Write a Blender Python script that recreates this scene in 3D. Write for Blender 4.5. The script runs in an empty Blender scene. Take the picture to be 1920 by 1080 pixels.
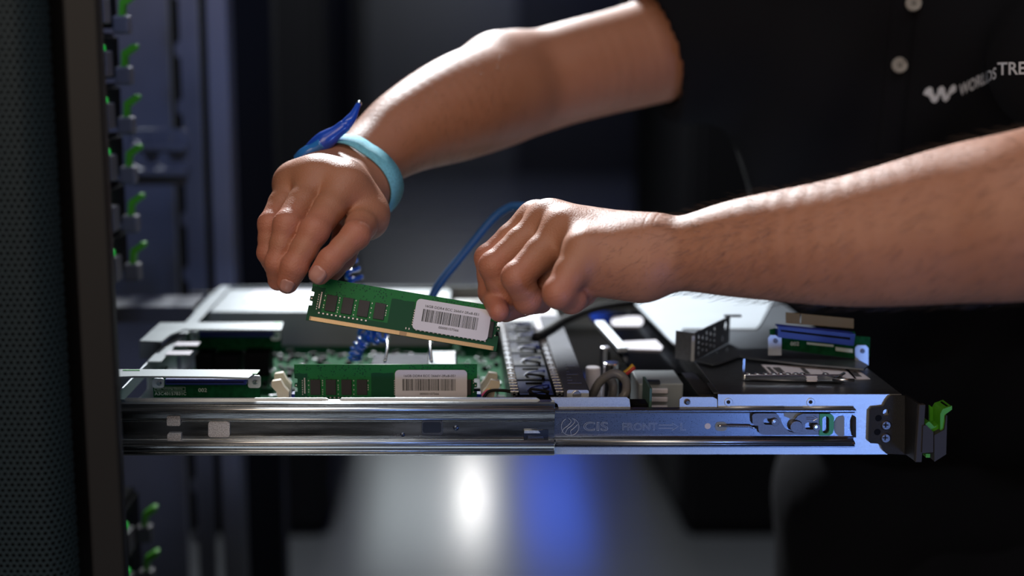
import bpy, bmesh, math, random
import numpy as np
from mathutils import Vector, Matrix, Euler
from mathutils.bvhtree import BVHTree

# ------------------------------------------------------------------ camera
F = 2440.0; CX = 845.0; CY = 540.0; PITCH = math.radians(10.4); CAMZ = 1.243
SC = bpy.context.scene
COL = SC.collection
cam = bpy.data.cameras.new('camera'); camo = bpy.data.objects.new('camera', cam); COL.objects.link(camo)
camo.location = (0, 0, CAMZ); camo.rotation_euler = (math.radians(90) - PITCH, 0, 0)
cam.sensor_width = 36; cam.lens = F / 1920 * 36; cam.shift_x = (960 - CX) / 1920
cam.dof.use_dof = True; cam.dof.focus_distance = 0.915; cam.dof.aperture_fstop = 2.6
cam.clip_start = 0.05; cam.clip_end = 60
SC.camera = camo
SC.view_settings.view_transform = 'Standard'; SC.view_settings.look = 'None'
SC.view_settings.gamma = 1; SC.view_settings.use_curve_mapping = False
SC.view_settings.exposure = 0.0

CP, SP = math.cos(PITCH), math.sin(PITCH)
def ray(px, py):
    a = (px - CX) / F; b = (CY - py) / F
    return np.array([a, CP + b * SP, -SP + b * CP])
CAM = np.array([0, 0, CAMZ])
def P(px, py, d): return CAM + ray(px, py) * d            # point at optical depth d
def PY(px, py, Y): r = ray(px, py); return CAM + r * (Y / r[1])
def PZ(px, py, Z): r = ray(px, py); return CAM + r * ((Z - CAMZ) / r[2])

# ------------------------------------------------------------------ world and lights
w = bpy.data.worlds.new('world'); SC.world = w; w.use_nodes = True
bg = w.node_tree.nodes['Background']; bg.inputs[0].default_value = (0.30, 0.36, 0.48, 1); bg.inputs[1].default_value = 0.008

def area(name, loc, target, size, power, color=(1, 1, 1), sy=None, spread=180):
    l = bpy.data.lights.new(name, 'AREA'); l.energy = power; l.color = color; l.size = size
    if sy: l.shape = 'RECTANGLE'; l.size_y = sy
    l.spread = math.radians(spread)
    o = bpy.data.objects.new(name, l); COL.objects.link(o); o.location = loc
    o.rotation_euler = (Vector(target) - Vector(loc)).to_track_quat('-Z', 'Y').to_euler()
    return o
def spot(name, loc, target, power, color, angle, blend=.3, radius=.05):
    l = bpy.data.lights.new(name, 'SPOT'); l.energy = power; l.color = color
    l.spot_size = math.radians(angle); l.spot_blend = blend; l.shadow_soft_size = radius
    o = bpy.data.objects.new(name, l); COL.objects.link(o); o.location = loc
    o.rotation_euler = (Vector(target) - Vector(loc)).to_track_quat('-Z', 'Y').to_euler()
    return o
area('key_light', (-0.22, 2.9, 2.45), (0.0, 0.95, 1.05), 0.30, 130, (0.93, 0.97, 1.0))
area('fill_light', (-0.45, -0.45, 1.60), (0.15, 0.95, 1.05), 0.9, 8.5, (1.0, 0.79, 0.60))
area('rail_light', (-0.15, -0.1, 0.15), (-0.1, 0.9, 0.97), 0.8, 0.9, (0.85, 0.92, 1.0), sy=0.3)
area('bead_highlight_strip', (0.1, 0.25, 2.4), (0.1, 0.9, 1.0), 1.8, 7.0, (0.92, 0.96, 1.0), sy=0.12)  # added unseen strip, draws bright lines along the rail beads
spot('blue_tint_spot', (0.62, -0.02, 0.78), (0.20, 0.9, 0.975), 9.5, (0.24, 0.42, 1.0), 34, .6, .08)  # added spot without a real source, tints the server's right half blue
area('blue_rack_tint', (0.0, 0.6, 2.0), (-0.36, 1.52, 1.30), 0.25, 0.55, (0.22, 0.36, 1.0), spread=50)  # added lamp without a real source, tints the rack interior blue

# ------------------------------------------------------------------ materials
MATS = {}
def mat(name, color, rough=.5, metal=0., spec=.5, noise=0., nscale=60., bump=0., bscale=300., emit=0., ecol=None, coat=0., rnoise=0., sss=0., stretch=None):
    if name in MATS: return MATS[name]
    m = bpy.data.materials.new(name); m.use_nodes = True; nt = m.node_tree; b = nt.nodes['Principled BSDF']
    col = (*color, 1)
    b.inputs['Base Color'].default_value = col; b.inputs['Roughness'].default_value = rough
    b.inputs['Metallic'].default_value = metal; b.inputs['Specular IOR Level'].default_value = spec
    b.inputs['Coat Weight'].default_value = coat
    if emit: b.inputs['Emission Color'].default_value = (*(ecol or color), 1); b.inputs['Emission Strength'].default_value = emit
    tc = nt.nodes.new('ShaderNodeTexCoord'); src = tc.outputs['Object']
    if stretch:
        mp = nt.nodes.new('ShaderNodeMapping'); mp.inputs['Scale'].default_value = stretch
        nt.links.new(src, mp.inputs['Vector']); src = mp.outputs['Vector']
    if noise or rnoise:
        n = nt.nodes.new('ShaderNodeTexNoise'); n.inputs['Scale'].default_value = nscale; n.inputs['Detail'].default_value = 6
        nt.links.new(src, n.inputs['Vector'])
        if noise:
            mx = nt.nodes.new('ShaderNodeMixRGB'); mx.blend_type = 'MULTIPLY'; mx.inputs[0].default_value = 1
            mx.inputs[1].default_value = col
            mr = nt.nodes.new('ShaderNodeMapRange'); mr.inputs[1].default_value = .3; mr.inputs[2].default_value = .7
            mr.inputs[3].default_value = 1 - noise; mr.inputs[4].default_value = 1 + noise
            nt.links.new(n.outputs[0], mr.inputs[0]); nt.links.new(mr.outputs[0], mx.inputs[2])
            nt.links.new(mx.outputs[0], b.inputs['Base Color'])
        if rnoise:
            mr = nt.nodes.new('ShaderNodeMapRange'); mr.inputs[1].default_value = .3; mr.inputs[2].default_value = .7
            mr.inputs[3].default_value = max(0, rough - rnoise); mr.inputs[4].default_value = rough + rnoise
            nt.links.new(n.outputs[0], mr.inputs[0]); nt.links.new(mr.outputs[0], b.inputs['Roughness'])
    if bump:
        n2 = nt.nodes.new('ShaderNodeTexNoise'); n2.inputs['Scale'].default_value = bscale; n2.inputs['Detail'].default_value = 3
        nt.links.new(src, n2.inputs['Vector'])
        bp = nt.nodes.new('ShaderNodeBump'); bp.inputs['Strength'].default_value = bump; bp.inputs['Distance'].default_value = .001
        nt.links.new(n2.outputs[0], bp.inputs['Height']); nt.links.new(bp.outputs[0], b.inputs['Normal'])
    MATS[name] = m; return m

M_GALV = mat('galvanised_steel', (.62, .66, .70), .44, .85, noise=.10, nscale=1400, bump=.07, bscale=2600, rnoise=.06)
M_RAIL = mat('worn_rail_steel', (.40, .43, .46), .24, 1., noise=.12, nscale=60, bump=.05, bscale=500, rnoise=.06, stretch=(.25, 1, 2))
M_RAIL2 = mat('zinc_rail_steel', (.21, .23, .28), .32, 1., noise=.12, nscale=1400, bump=.06, bscale=2600, rnoise=.06)
M_CHROME = mat('bright_steel', (.78, .8, .82), .18, 1.)
M_BRUSH = mat('satin_steel', (.55, .56, .58), .3, 1., noise=.1, nscale=400, bump=.05)
M_DARKTOP = mat('dark_steel_lid', (.20, .22, .25), .36, .9, noise=.1, nscale=200, bump=.08, bscale=900)
M_WHITEM = mat('pale_sheet_metal', (.25, .28, .295), .55, .15, noise=.06, nscale=30)
M_STAMP = mat('stamped_edge', (.55, .6, .68), .5, .3)
M_BLACK = mat('black_plastic', (.0045, .0045, .0055), .6, spec=.08, bump=.1, bscale=900)
M_BLACKM = mat('black_powder_coat', (.010, .010, .012), .34, bump=.5, bscale=2500)
M_DGREY = mat('dark_grey_plastic', (.045, .043, .045), .6, spec=.25, bump=.15, bscale=1200)
M_RACK = mat('charcoal_rack_steel', (.045, .046, .052), .48, .2, noise=.15, nscale=12)
M_RACKB = mat('rack_interior_steel', (.10, .105, .125), .5, .2, noise=.2, nscale=9)
M_POST = mat('grey_rack_post', (.013, .013, .015), .55, .0, spec=.25)
M_MESH = mat('perforated_door_steel', (.017, .031, .042), .55, .1, spec=.25)
M_PCB = mat('board_green', (.006, .070, .026), .8, spec=.06, noise=.35, nscale=220)
M_PCBL = mat('board_pale_green', (.02, .20, .07), .45, noise=.3, nscale=220)
M_GOLD = mat('gold_contact', (.50, .36, .21), .35, .75)
M_BEZEL = mat('grey_bezel_plastic', (.11, .105, .11), .55)
M_CHIP = mat('chip_black', (.020, .017, .019), .55, bump=.2, bscale=3000)
M_LABEL = mat('label_paper', (.66, .63, .68), .65, spec=.25)
M_INK = mat('label_ink', (.07, .07, .075), .6)
M_SOLDER = mat('solder_tin', (.75, .66, .66), .4, .3)
M_BLUEP = mat('blue_connector', (.008, .022, .22), .38, bump=.1, bscale=2500)
M_SILK = mat('silkscreen_white', (.62, .72, .66), .6)
M_CREAM = mat('cream_plastic', (.62, .55, .44), .5)
M_GREEN = mat('green_latch_plastic', (.07, .36, .012), .45, bump=.25, bscale=1800)
M_GREENP = mat('green_painted_tab', (.02, .30, .07), .4)
M_GSTK = mat('green_sticker', (.02, .33, .03), .5)
M_CORD = mat('blue_cord', (.02, .13, .62), .22, coat=.6)
M_BAND = mat('pale_blue_band', (.17, .50, .62), .75, noise=.15, nscale=500, bump=.5, bscale=2500)
M_BANDB = mat('blue_plastic_clasp', (.012, .075, .55), .28, coat=.5)
M_RED = mat('red_wire', (.5, .02, .03), .4)
M_YEL = mat('yellow_wire', (.6, .35, .02), .4)
M_GREYC = mat('grey_cable', (.16, .16, .17), .4)
M_BLKC = mat('black_cable', (.01, .01, .01), .6, spec=.2)
M_BEAD = mat('bead_highlight_steel', (.85, .87, .9), .33, 1.)  # brighter steel, puts the highlight along the rail bends into colour
M_LED = mat('green_led', (.02, .5, .05), .4, emit=.45, ecol=(.0, .55, .04))
M_LAMP = mat('lamp_panel', (1, 1, 1), .5, emit=60, ecol=(1, .98, .95))
M_ADDW = mat('added_dim_panel', (1, 1, 1), .5, emit=2.2, ecol=(.85, .95, 1))
M_ADDB = mat('added_blue_panel', (.1, .2, 1), .5, emit=4, ecol=(.03, .13, 1))
M_NAIL = mat('fingernail', (.52, .25, .20), .32, coat=.2)
M_FANP = mat('smooth_black_plastic', (.003, .003, .004), .32, spec=.2)
M_SHIRT = mat('black_polo_cloth', (.006, .006, .008), .9, spec=.12, noise=.1, nscale=2500, bump=.5, bscale=3500)
M_TROUS = mat('black_trouser_cloth', (.006, .006, .008), .9, spec=.12, bump=.4, bscale=3000)
M_LOGO = mat('white_embroidery', (.62, .64, .70), .8, bump=.4, bscale=4000)
M_BTN = mat('grey_shirt_button', (.30, .28, .26), .4)
M_HAIR = mat('dark_arm_hair', (.03, .016, .01), .45)

# ------------------------------------------------------------------ object helpers
def link(o): COL.objects.link(o); return o
def loc_mat(o): return Matrix.LocRotScale(o.location, o.rotation_euler, o.scale)
def world_mat(o):
    m = loc_mat(o)
    if o.parent: m = world_mat(o.parent) @ o.matrix_parent_inverse @ m
    return m
def empty(name, loc, label, cat, group=None, rot=(0, 0, 0)):
    o = bpy.data.objects.new(name, None); link(o); o.location = loc; o.rotation_euler = rot
    o.empty_display_size = .02
    return tag(o, label, cat, group)
def tag(o, label, cat, group=None, kind=None):
    o['label'] = label; o['category'] = cat
    if group: o['group'] = group
    if kind: o['kind'] = kind
    return o
def structure(o): o['kind'] = 'structure'; return o
def obj(name, me, m, parent=None, local=False, smooth=False, bevel=0, seg=2, label=None, weld=False):
    """links ONE mesh object; world-space geometry unless local"""
    if isinstance(me, bmesh.types.BMesh):
        bm = me; me = bpy.data.meshes.new(name); bmesh.ops.recalc_face_normals(bm, faces=bm.faces) ; bm.to_mesh(me); bm.free()
    me.name = name
    if m is not None:
        me.materials.clear()
        for q in (m if isinstance(m, (list, tuple)) else [m]): me.materials.append(q)
    o = bpy.data.objects.new(name, me); link(o)
    if smooth: me.polygons.foreach_set('use_smooth', [True] * len(me.polygons))
    if parent:
        o.parent = parent
        if not local: o.matrix_parent_inverse = world_mat(parent).inverted()
    if bevel:
        b = o.modifiers.new('bevel', 'BEVEL'); b.width = bevel; b.segments = seg; b.limit_method = 'ANGLE'; b.angle_limit = math.radians(40)
        b.harden_normals = False
    if label: o['label'] = label
    return o
def copy_thing(o, label=None, loc=None, rot=None, parent=None):
    c = o.copy(); link(c)
    if parent: c.parent = parent; c.matrix_parent_inverse = o.matrix_parent_inverse.copy()
    if loc is not None: c.location = loc
    if rot is not None: c.rotation_euler = rot
    if label: c['label'] = label
    for ch in list(o.children): copy_thing(ch, parent=c)
    return c

def box(bm, x0, x1, y0, y1, z0, z1, M=None):
    vs = [bm.verts.new(v) for v in [(x0, y0, z0), (x1, y0, z0), (x1, y1, z0), (x0, y1, z0), (x0, y0, z1), (x1, y0, z1), (x1, y1, z1), (x0, y1, z1)]]
    if M is not None:
        for v in vs: v.co = M @ v.co
    for f in [(0, 3, 2, 1), (4, 5, 6, 7), (0, 1, 5, 4), (1, 2, 6, 5), (2, 3, 7, 6), (3, 0, 4, 7)]: bm.faces.new([vs[i] for i in f])
def boxes(*bs, M=None):
    bm = bmesh.new()
    for b in bs: box(bm, *b, M=M)
    return bm
def cyl(bm, a, b, r, n=16, r2=None, cap=True):
    a, b = Vector(a), Vector(b); d = b - a; q = d.to_track_quat('Z', 'Y'); r2 = r if r2 is None else r2
    A = []; B = []
    for i in range(n):
        t = 2 * math.pi * i / n; u = q @ Vector((math.cos(t), math.sin(t), 0))
        A.append(bm.verts.new(a + u * r)); B.append(bm.verts.new(b + u * r2))
    for i in range(n):
        j = (i + 1) % n; bm.faces.new([A[i], A[j], B[j], B[i]])
    if cap: bm.faces.new(A[::-1]); bm.faces.new(B)
def tube(bm, pts, r, n=8, closed=False, radii=None):
    pts = [Vector(p) for p in pts]; N = len(pts); rings = []
    up = Vector((0, 0, 1)); prev = None
    for i in range(N):
        if closed: t = pts[(i + 1) % N] - pts[i - 1]
        else: t = pts[min(i + 1, N - 1)] - pts[max(i - 1, 0)]
        t.normalize()
        if prev is None:
            u = t.cross(up)
            if u.length < .1: u = t.cross(Vector((1, 0, 0)))
        else: u = prev - t * prev.dot(t)
        u.normalize(); prev = u; v = t.cross(u)
        rr = radii[i] if radii else r
        rings.append([bm.verts.new(pts[i] + (u * math.cos(2 * math.pi * k / n) + v * math.sin(2 * math.pi * k / n)) * rr) for k in range(n)])
    for i in range(N if closed else N - 1):
        a, b = rings[i], rings[(i + 1) % N]
        for k in range(n): bm.faces.new([a[k], a[(k + 1) % n], b[(k + 1) % n], b[k]])
    if not closed: bm.faces.new(rings[0][::-1]); bm.faces.new(rings[-1])
def smooth_path(ctrl, n=12):
    c = [np.array(p, float) for p in ctrl]; c = [2 * c[0] - c[1]] + c + [2 * c[-1] - c[-2]]; out = []
    for i in range(1, len(c) - 2):
        for k in range(n):
            t = k / n; p0, p1, p2, p3 = c[i - 1:i + 3]
            out.append(.5 * ((2 * p1) + (-p0 + p2) * t + (2 * p0 - 5 * p1 + 4 * p2 - p3) * t * t + (-p0 + 3 * p1 - 3 * p2 + p3) * t ** 3))
    out.append(c[-2]); return out
def plate(outer, holes, thick, bev=0):
    """2-D outline (x,y) with holes, extruded +-thick/2 in z -> mesh"""
    cu = bpy.data.curves.new('tmp', 'CURVE'); cu.dimensions = '2D'; cu.fill_mode = 'BOTH'; cu.extrude = thick / 2; cu.bevel_depth = bev
    if bev: cu.extrude = max(0, thick / 2 - bev); cu.offset = -bev; cu.bevel_resolution = 1
    for lp in [outer] + list(holes):
        s = cu.splines.new('POLY'); s.points.add(len(lp) - 1)
        for i, p in enumerate(lp): s.points[i].co = (p[0], p[1], 0, 1)
        s.use_cyclic_u = True
    return curve_mesh(cu)
def curve_mesh(cu):
    o = bpy.data.objects.new('tmp', cu); COL.objects.link(o)
    dg = bpy.context.evaluated_depsgraph_get(); me = bpy.data.meshes.new_from_object(o.evaluated_get(dg))
    bpy.data.objects.remove(o); bpy.data.curves.remove(cu)
    return me
def text_mesh(s, size, extrude=.00005, outline=0, embolden=0, align='LEFT', spacing=1.):
    cu = bpy.data.curves.new('tmp', 'FONT'); cu.body = s; cu.size = size; cu.extrude = extrude; cu.align_x = align; cu.space_character = spacing
    if outline: cu.fill_mode = 'NONE'; cu.extrude = 0; cu.bevel_depth = outline; cu.bevel_resolution = 1
    cu.offset = embolden; cu.resolution_u = 4
    return curve_mesh(cu)
def xf(me, M):
    me.transform(M); return me
def join(meshes):
    bm = bmesh.new()
    for m in meshes: bm.from_mesh(m); bpy.data.meshes.remove(m)
    return bm
def rrect(x0, x1, y0, y1, r, n=5):
    o = []
    for cx, cy, a in ((x1 - r, y1 - r, 0), (x0 + r, y1 - r, 90), (x0 + r, y0 + r, 180), (x1 - r, y0 + r, 270)):
        for k in range(n + 1):
            t = math.radians(a + 90 * k / n); o.append((cx + r * math.cos(t), cy + r * math.sin(t)))
    return o
def circ(x, y, r, n=20, ry=None):
    return [(x + r * math.cos(2 * math.pi * k / n), y + (ry or r) * math.sin(2 * math.pi * k / n)) for k in range(n)]
def Mfront(Y):   # 2-D (x,y) plate -> world XZ plane facing the camera at depth Y
    return Matrix.Translation((0, Y, 0)) @ Matrix.Rotation(math.radians(90), 4, 'X')
def extrude_x(bm, prof, x0, x1):
    """profile of (y,z) points, open sheet, swept along x"""
    A = [bm.verts.new((x0, y, z)) for y, z in prof]; B = [bm.verts.new((x1, y, z)) for y, z in prof]
    for i in range(len(prof) - 1): bm.faces.new([A[i], A[i + 1], B[i + 1], B[i]])
# ------------------------------------------------------------------ the room
Y0 = 0.893                                   # plane of the chassis side towards us
def FX(px, py=790, Y=Y0): return PY(px, py, Y)[0]
def FZ(py, Y=Y0): return PY(800, py, Y)[2]
ZT = FZ(740); ZB = FZ(852)
M_FLOOR = mat('polished_floor', (.03, .032, .036), .42, .0, spec=.7, noise=.1, nscale=3, coat=1.0)
M_FLOOR.node_tree.nodes['Principled BSDF'].inputs['Coat Roughness'].default_value = .17
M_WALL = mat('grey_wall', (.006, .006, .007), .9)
M_CEIL = mat('dark_ceiling', (.05, .05, .055), .8)
structure(obj('floor', boxes((-3, 3, -2, 13.2, -.05, 0)), M_FLOOR))
structure(obj('ceiling', boxes((-3, 3, -2, 13.2, 3.0, 3.05)), M_CEIL))
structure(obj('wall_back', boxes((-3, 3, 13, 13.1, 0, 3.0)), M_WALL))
dz = [P(690, 300, 13.2)[0], P(965, 300, 13.2)[0]]
structure(obj('lit_wall_patch', boxes((dz[0], dz[1], 12.94, 13.0, 0, 3.0)), mat('lit_wall_grey', (.035, .036, .037), .7), bevel=.01))  # added grey panel, dim light on the end wall put into its colour
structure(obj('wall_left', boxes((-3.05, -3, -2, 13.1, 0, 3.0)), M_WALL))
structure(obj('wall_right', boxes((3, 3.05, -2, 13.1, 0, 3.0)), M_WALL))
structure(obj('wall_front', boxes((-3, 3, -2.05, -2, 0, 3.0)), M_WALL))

# ceiling lamp far down the aisle, mirrored in the polished floor
def ceiling_lamp(x, y, sx, sy, m, label):
    zo = -.06 if m is M_LAMP else 0
    t = empty('ceiling_light', (x, y, 2.96 + zo), label, 'ceiling light')
    obj('frame', boxes((x - sx - .03, x + sx + .03, y - sy - .03, y + sy + .03, 2.965 + zo, 3.0 + zo)), M_RACK, t)
    obj('diffuser', boxes((x - sx, x + sx, y - sy, y + sy, 2.95 + zo, 2.965 + zo)), m, t)
fx = PZ(885, 950, 0)
kk = (CAMZ + 2.95) / CAMZ
ceiling_lamp(fx[0] * kk, fx[1] * kk, .10, .24, M_LAMP, 'white ceiling lamp down the dark aisle, mirrored in the floor')
def mirror(px, py): q = PZ(px, py, 0); return q[0] * kk, q[1] * kk
a = mirror(690, 1000); b = mirror(972, 1000)
ceiling_lamp(a[0] * .55 + b[0] * .45 , 11.55, (b[0] - a[0]) / 2 * .9, 1.3, M_ADDW, 'added wide dim white ceiling panel, mirrored as a grey glow in the floor')  # added panel, no known lamp, spreads a grey glow over the floor
a = mirror(985, 1000); b = mirror(1110, 1000)
ceiling_lamp((a[0] + b[0]) / 2, 11.55, (b[0] - a[0]) / 2, 1.3, M_ADDB, 'added blue ceiling panel, mirrored as a blue glow in the floor')  # added panel, no known lamp, brings a blue tint onto the floor
# far cabinets left and right of the aisle
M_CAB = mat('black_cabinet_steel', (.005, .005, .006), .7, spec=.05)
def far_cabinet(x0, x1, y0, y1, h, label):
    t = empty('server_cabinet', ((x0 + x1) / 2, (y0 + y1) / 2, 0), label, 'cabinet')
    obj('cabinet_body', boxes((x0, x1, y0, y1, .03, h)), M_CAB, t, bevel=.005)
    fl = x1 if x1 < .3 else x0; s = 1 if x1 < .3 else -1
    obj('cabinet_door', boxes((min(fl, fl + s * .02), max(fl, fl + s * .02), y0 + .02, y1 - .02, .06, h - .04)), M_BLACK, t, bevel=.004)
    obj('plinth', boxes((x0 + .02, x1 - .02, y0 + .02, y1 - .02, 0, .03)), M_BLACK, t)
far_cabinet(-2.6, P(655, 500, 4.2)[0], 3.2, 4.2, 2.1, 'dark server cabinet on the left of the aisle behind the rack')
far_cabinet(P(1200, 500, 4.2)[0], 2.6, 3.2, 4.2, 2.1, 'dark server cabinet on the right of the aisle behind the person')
# ------------------------------------------------------------------ the rack on the left
RT = 1.95
M_RACKP = mat('blue_grey_post', (.15, .155, .18), .5, .1)
rack = empty('server_rack', (-.5, 1.1, 0), 'tall charcoal server rack on the left, its grey front post nearest to us', 'server rack')
obj('front_post', boxes((-.2265, -.2055, .775, .787, 0, RT)), M_POST, rack, bevel=.002)
obj('gap_strip', boxes((-.245, -.2285, .80, .86, 0, RT)), M_BLACK, rack)  # black strip, the dark of the recessed gap put into its colour
obj('side_panel', boxes((-1.0, -.345, 1.62, 1.63, 0, RT)), M_RACKB, rack)
# far posts, the left one with a notched edge
def XD(px, d): return (px - CX) * d / F
xa, xb = XD(356, 1.58), XD(390, 1.58); out = [(xb, 0), (xb, RT), (xa, RT)]; zz = RT - .03
while zz > .05:
    out += [(xa, zz), (xa - .006, zz - .004), (xa - .006, zz - .016), (xa, zz - .020)]; zz -= .0445 * 1.5
out.append((xa, 0))
obj('notched_post', xf(plate(out, [], .003), Mfront(1.55)), M_RACKB, rack)
obj('rear_post', boxes((XD(403, 1.58), XD(441, 1.58), 1.55, 1.60, 0, RT)), M_RACKP, rack, bevel=.003)
obj('inner_upright', boxes((P(449, 200, 1.75)[0], P(520, 200, 1.75)[0], 1.72, 1.78, 0, RT)), M_BLACK, rack)
# bracket with two round holes
p0 = P(245, 345, 1.45); p1 = P(358, 240, 1.45)
x0, x1, z0, z1 = p0[0], p1[0], p0[2], p1[2]
hz = z0 + (z1 - z0) * .45
me = plate(rrect(x0, x1, z0, z1, .004), [circ(x0 + (x1 - x0) * .18, hz, .0085), circ(x0 + (x1 - x0) * .6, hz, .0085), circ(x0 + (x1 - x0) * .7, z1 - .010, .005), circ(x0 + (x1 - x0) * .2, z1 - .010, .005)], .004)
obj('rail_bracket', xf(me, Mfront(1.44)), M_RACKB, rack, bevel=.001)
obj('bracket_lip', boxes((x0, x1, 1.425, 1.442, z0 + .012, z0 + .018)), M_RACKB, rack)
obj('bracket_lip', boxes((x0, x1, 1.425, 1.442, z1 - .022, z1 - .017)), M_RACKB, rack)

# perforated door, hexagonal holes, its right edge rounded away
XE = -.2340
def bend(u, z):
    R = .018; L = math.pi / 2 * R
    if u < L: t = u / R; return Vector((XE - R * (1 - math.cos(t)), .755 + R * (1 - math.sin(t)), z))
    return Vector((XE - R - (u - L), .755, z))
bm = bmesh.new(); pitch = .0040; ro = pitch / math.sqrt(3); ri = ro * .66
nz = 108; nu = 26; zc0 = .93
cache = {}
def vget(u, z, key):
    k = (round(u * 1e6 / 20), round(z * 1e6 / 20))
    if k not in cache: cache[k] = bm.verts.new(bend(max(0, u), z))
    return cache[k]
for i in range(nu):
    for j in range(int(.62 / (1.5 * ro))):
        u = i * pitch + (pitch / 2 if j % 2 else 0) + pitch / 2; z = .90 + j * 1.5 * ro
        O = []; I = []
        for k in range(6):
            t = math.radians(30 + 60 * k)
            O.append(vget(u + ro * math.cos(t), z + ro * math.sin(t), 0)); I.append(bm.verts.new(bend(max(0, u + ri * math.cos(t)), z + ri * math.sin(t))))
        for k in range(6):
            try: bm.faces.new([O[k], O[(k + 1) % 6], I[(k + 1) % 6], I[k]])
            except ValueError: pass
door = empty('rack_door', (-.3, .77, .05), 'open rack door of perforated dark grey steel at the left edge', 'door')
o = obj('perforated_panel', bm, M_MESH, door)
sm = o.modifiers.new('solid', 'SOLIDIFY'); sm.thickness = .0008
obj('door_frame', boxes((-.2475, -.2455, .775, .80, .05, RT), (-.40, -.246, .80, .803, .05, RT)), M_BLACK, door)
obj('door_panel', boxes((-.40, -.262, .7546, .7554, .05, .899), (-.40, -.262, .7546, .7554, 1.52, RT)), M_MESH, door)

# the other servers in the rack: near ear with LED, far ear with green latch
def latch_profile(x, z, s=1.):
    """green hook seen from the side: (x,z) lower left, in the XZ plane"""
    return [(x, z), (x + .0045, z), (x + .0055, z + .011), (x + .0145, z + .0175), (x + .0145, z + .0215), (x + .0105, z + .0215), (x + .0012, z + .0150)]
U = .04445
base = P(245, 100, 1.19)[2] - .0235
zled = P(207, 92, 1.166)[2] - base
def rack_server(z, label, lit=True):
    t = empty('rack_server', (-.5, 1.05, z), label, 'server', 'servers mounted in the rack')
    X = -.306; zl = zled
    obj('server_body', boxes((-.86, X, .885, 1.205, z + .001, z + .0415)), M_BLACK, t, bevel=.001)
    obj('front_bezel', boxes((X, X + .005, .90, 1.20, z + .004, z + .038)), M_BLACK, t, bevel=.001)
    e = obj('mounting_ear', boxes((X, X + .014, 1.120, 1.142, z + .004, z + .026)), M_BEZEL, t, bevel=.0012)
    if lit:
        bm = bmesh.new(); cyl(bm, (X + .006, 1.137, z + zl), (X + .0085, 1.137, z + zl), .0040, 16, .0034)
        obj('status_light', bm, M_LED, t)
    h = obj('latch_housing', boxes((X + .007, X + .0215, 1.172, 1.186, z - .004, z + .012)), M_BEZEL, t, bevel=.002)
    me = plate(latch_profile(X + .0125, z + .010), [], .010)
    obj('release_latch', xf(me, Mfront(1.179)), M_GREEN, h, bevel=.0006)
    return t
names = ['topmost', 'second from the top', 'third from the top', 'fourth from the top', 'fifth from the top', 'sixth from the top', 'seventh from the top']
proto = None
levels = [base + U * (1 - k) for k in range(6)]
words_ = ['topmost green-latched rack server, cut off by the upper frame edge', 'green-latched rack server second from the top, beside the grey post',
          'green-latched rack server third from the top, beside the grey post', 'green-latched rack server fourth from the top, level with the two-hole bracket',
          'green-latched rack server fifth from the top, its light hidden', 'lowest green-latched rack server above the pulled-out one']
for k, z in enumerate(levels):
    if k == 0: proto = rack_server(z, words_[0]); z00 = z
    elif k == 4: rack_server(z, words_[k], lit=False)
    else: copy_thing(proto, words_[k], loc=(-.5, 1.05, z))
zb = P(280, 985, 1.19)[2] - .03
for k in range(2):
    copy_thing(proto, ['upper of the two dim rack servers below the pulled-out one', 'lower of the two dim rack servers below the pulled-out one'][k], loc=(-.5, 1.05, zb - U * k))
# ------------------------------------------------------------------ the pulled-out server
XL = PY(218, 800, Y0)[0]; XRt = FX(1664, 850); Y1 = Y0 + .43
srv = empty('server', ((XL + XRt) / 2, (Y0 + Y1) / 2, ZB), 'opened flat steel server pulled out of the rack on its slide rail, its boards uncovered', 'server')
def fpoly(pts, Y=Y0): return [(FX(a, b, Y), FZ(b, Y)) for a, b in pts]
T = .0012
# side wall (front plane)
side = fpoly([(218, 753), (218, 851), (1664, 851), (1664, 742), (1692, 742), (1692, 740), (1348, 740), (1348, 757)])
side = fpoly([(218, 764), (1340, 764), (1340, 752), (1664, 752), (1664, 851), (218, 851)])
obj('side_panel', xf(plate(side, [], T), Mfront(Y0)), M_GALV, srv)
# bent-out guide flanges standing above the wall
def flange(pts, slot=None, Y=Y0 - .002):
    q = fpoly(pts, Y)
    return obj('guide_flange', xf(plate(q, slot or [], .0016), Mfront(Y)), M_GALV, srv, bevel=.0003)
flange([(232, 758), (232, 752), (236, 746), (610, 746), (616, 748), (618, 758)])
flange([(634, 758), (636, 750), (640, 746), (1005, 745), (1012, 749), (1014, 758)])
flange([(1032, 745), (1174, 744), (1180, 748), (1182, 766), (1048, 766), (1045, 757), (1036, 752)])
fl = flange([(1274, 766), (1274, 748), (1279, 744), (1336, 744), (1344, 748), (1344, 766)])
bm = bmesh.new(); q = PY(1289, 754, Y0 - .0035); cyl(bm, q, q + np.array([0, -.0012, 0]), .0022, 14, .0012)
obj('stud', bm, M_CHROME, fl, smooth=False)
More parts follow.
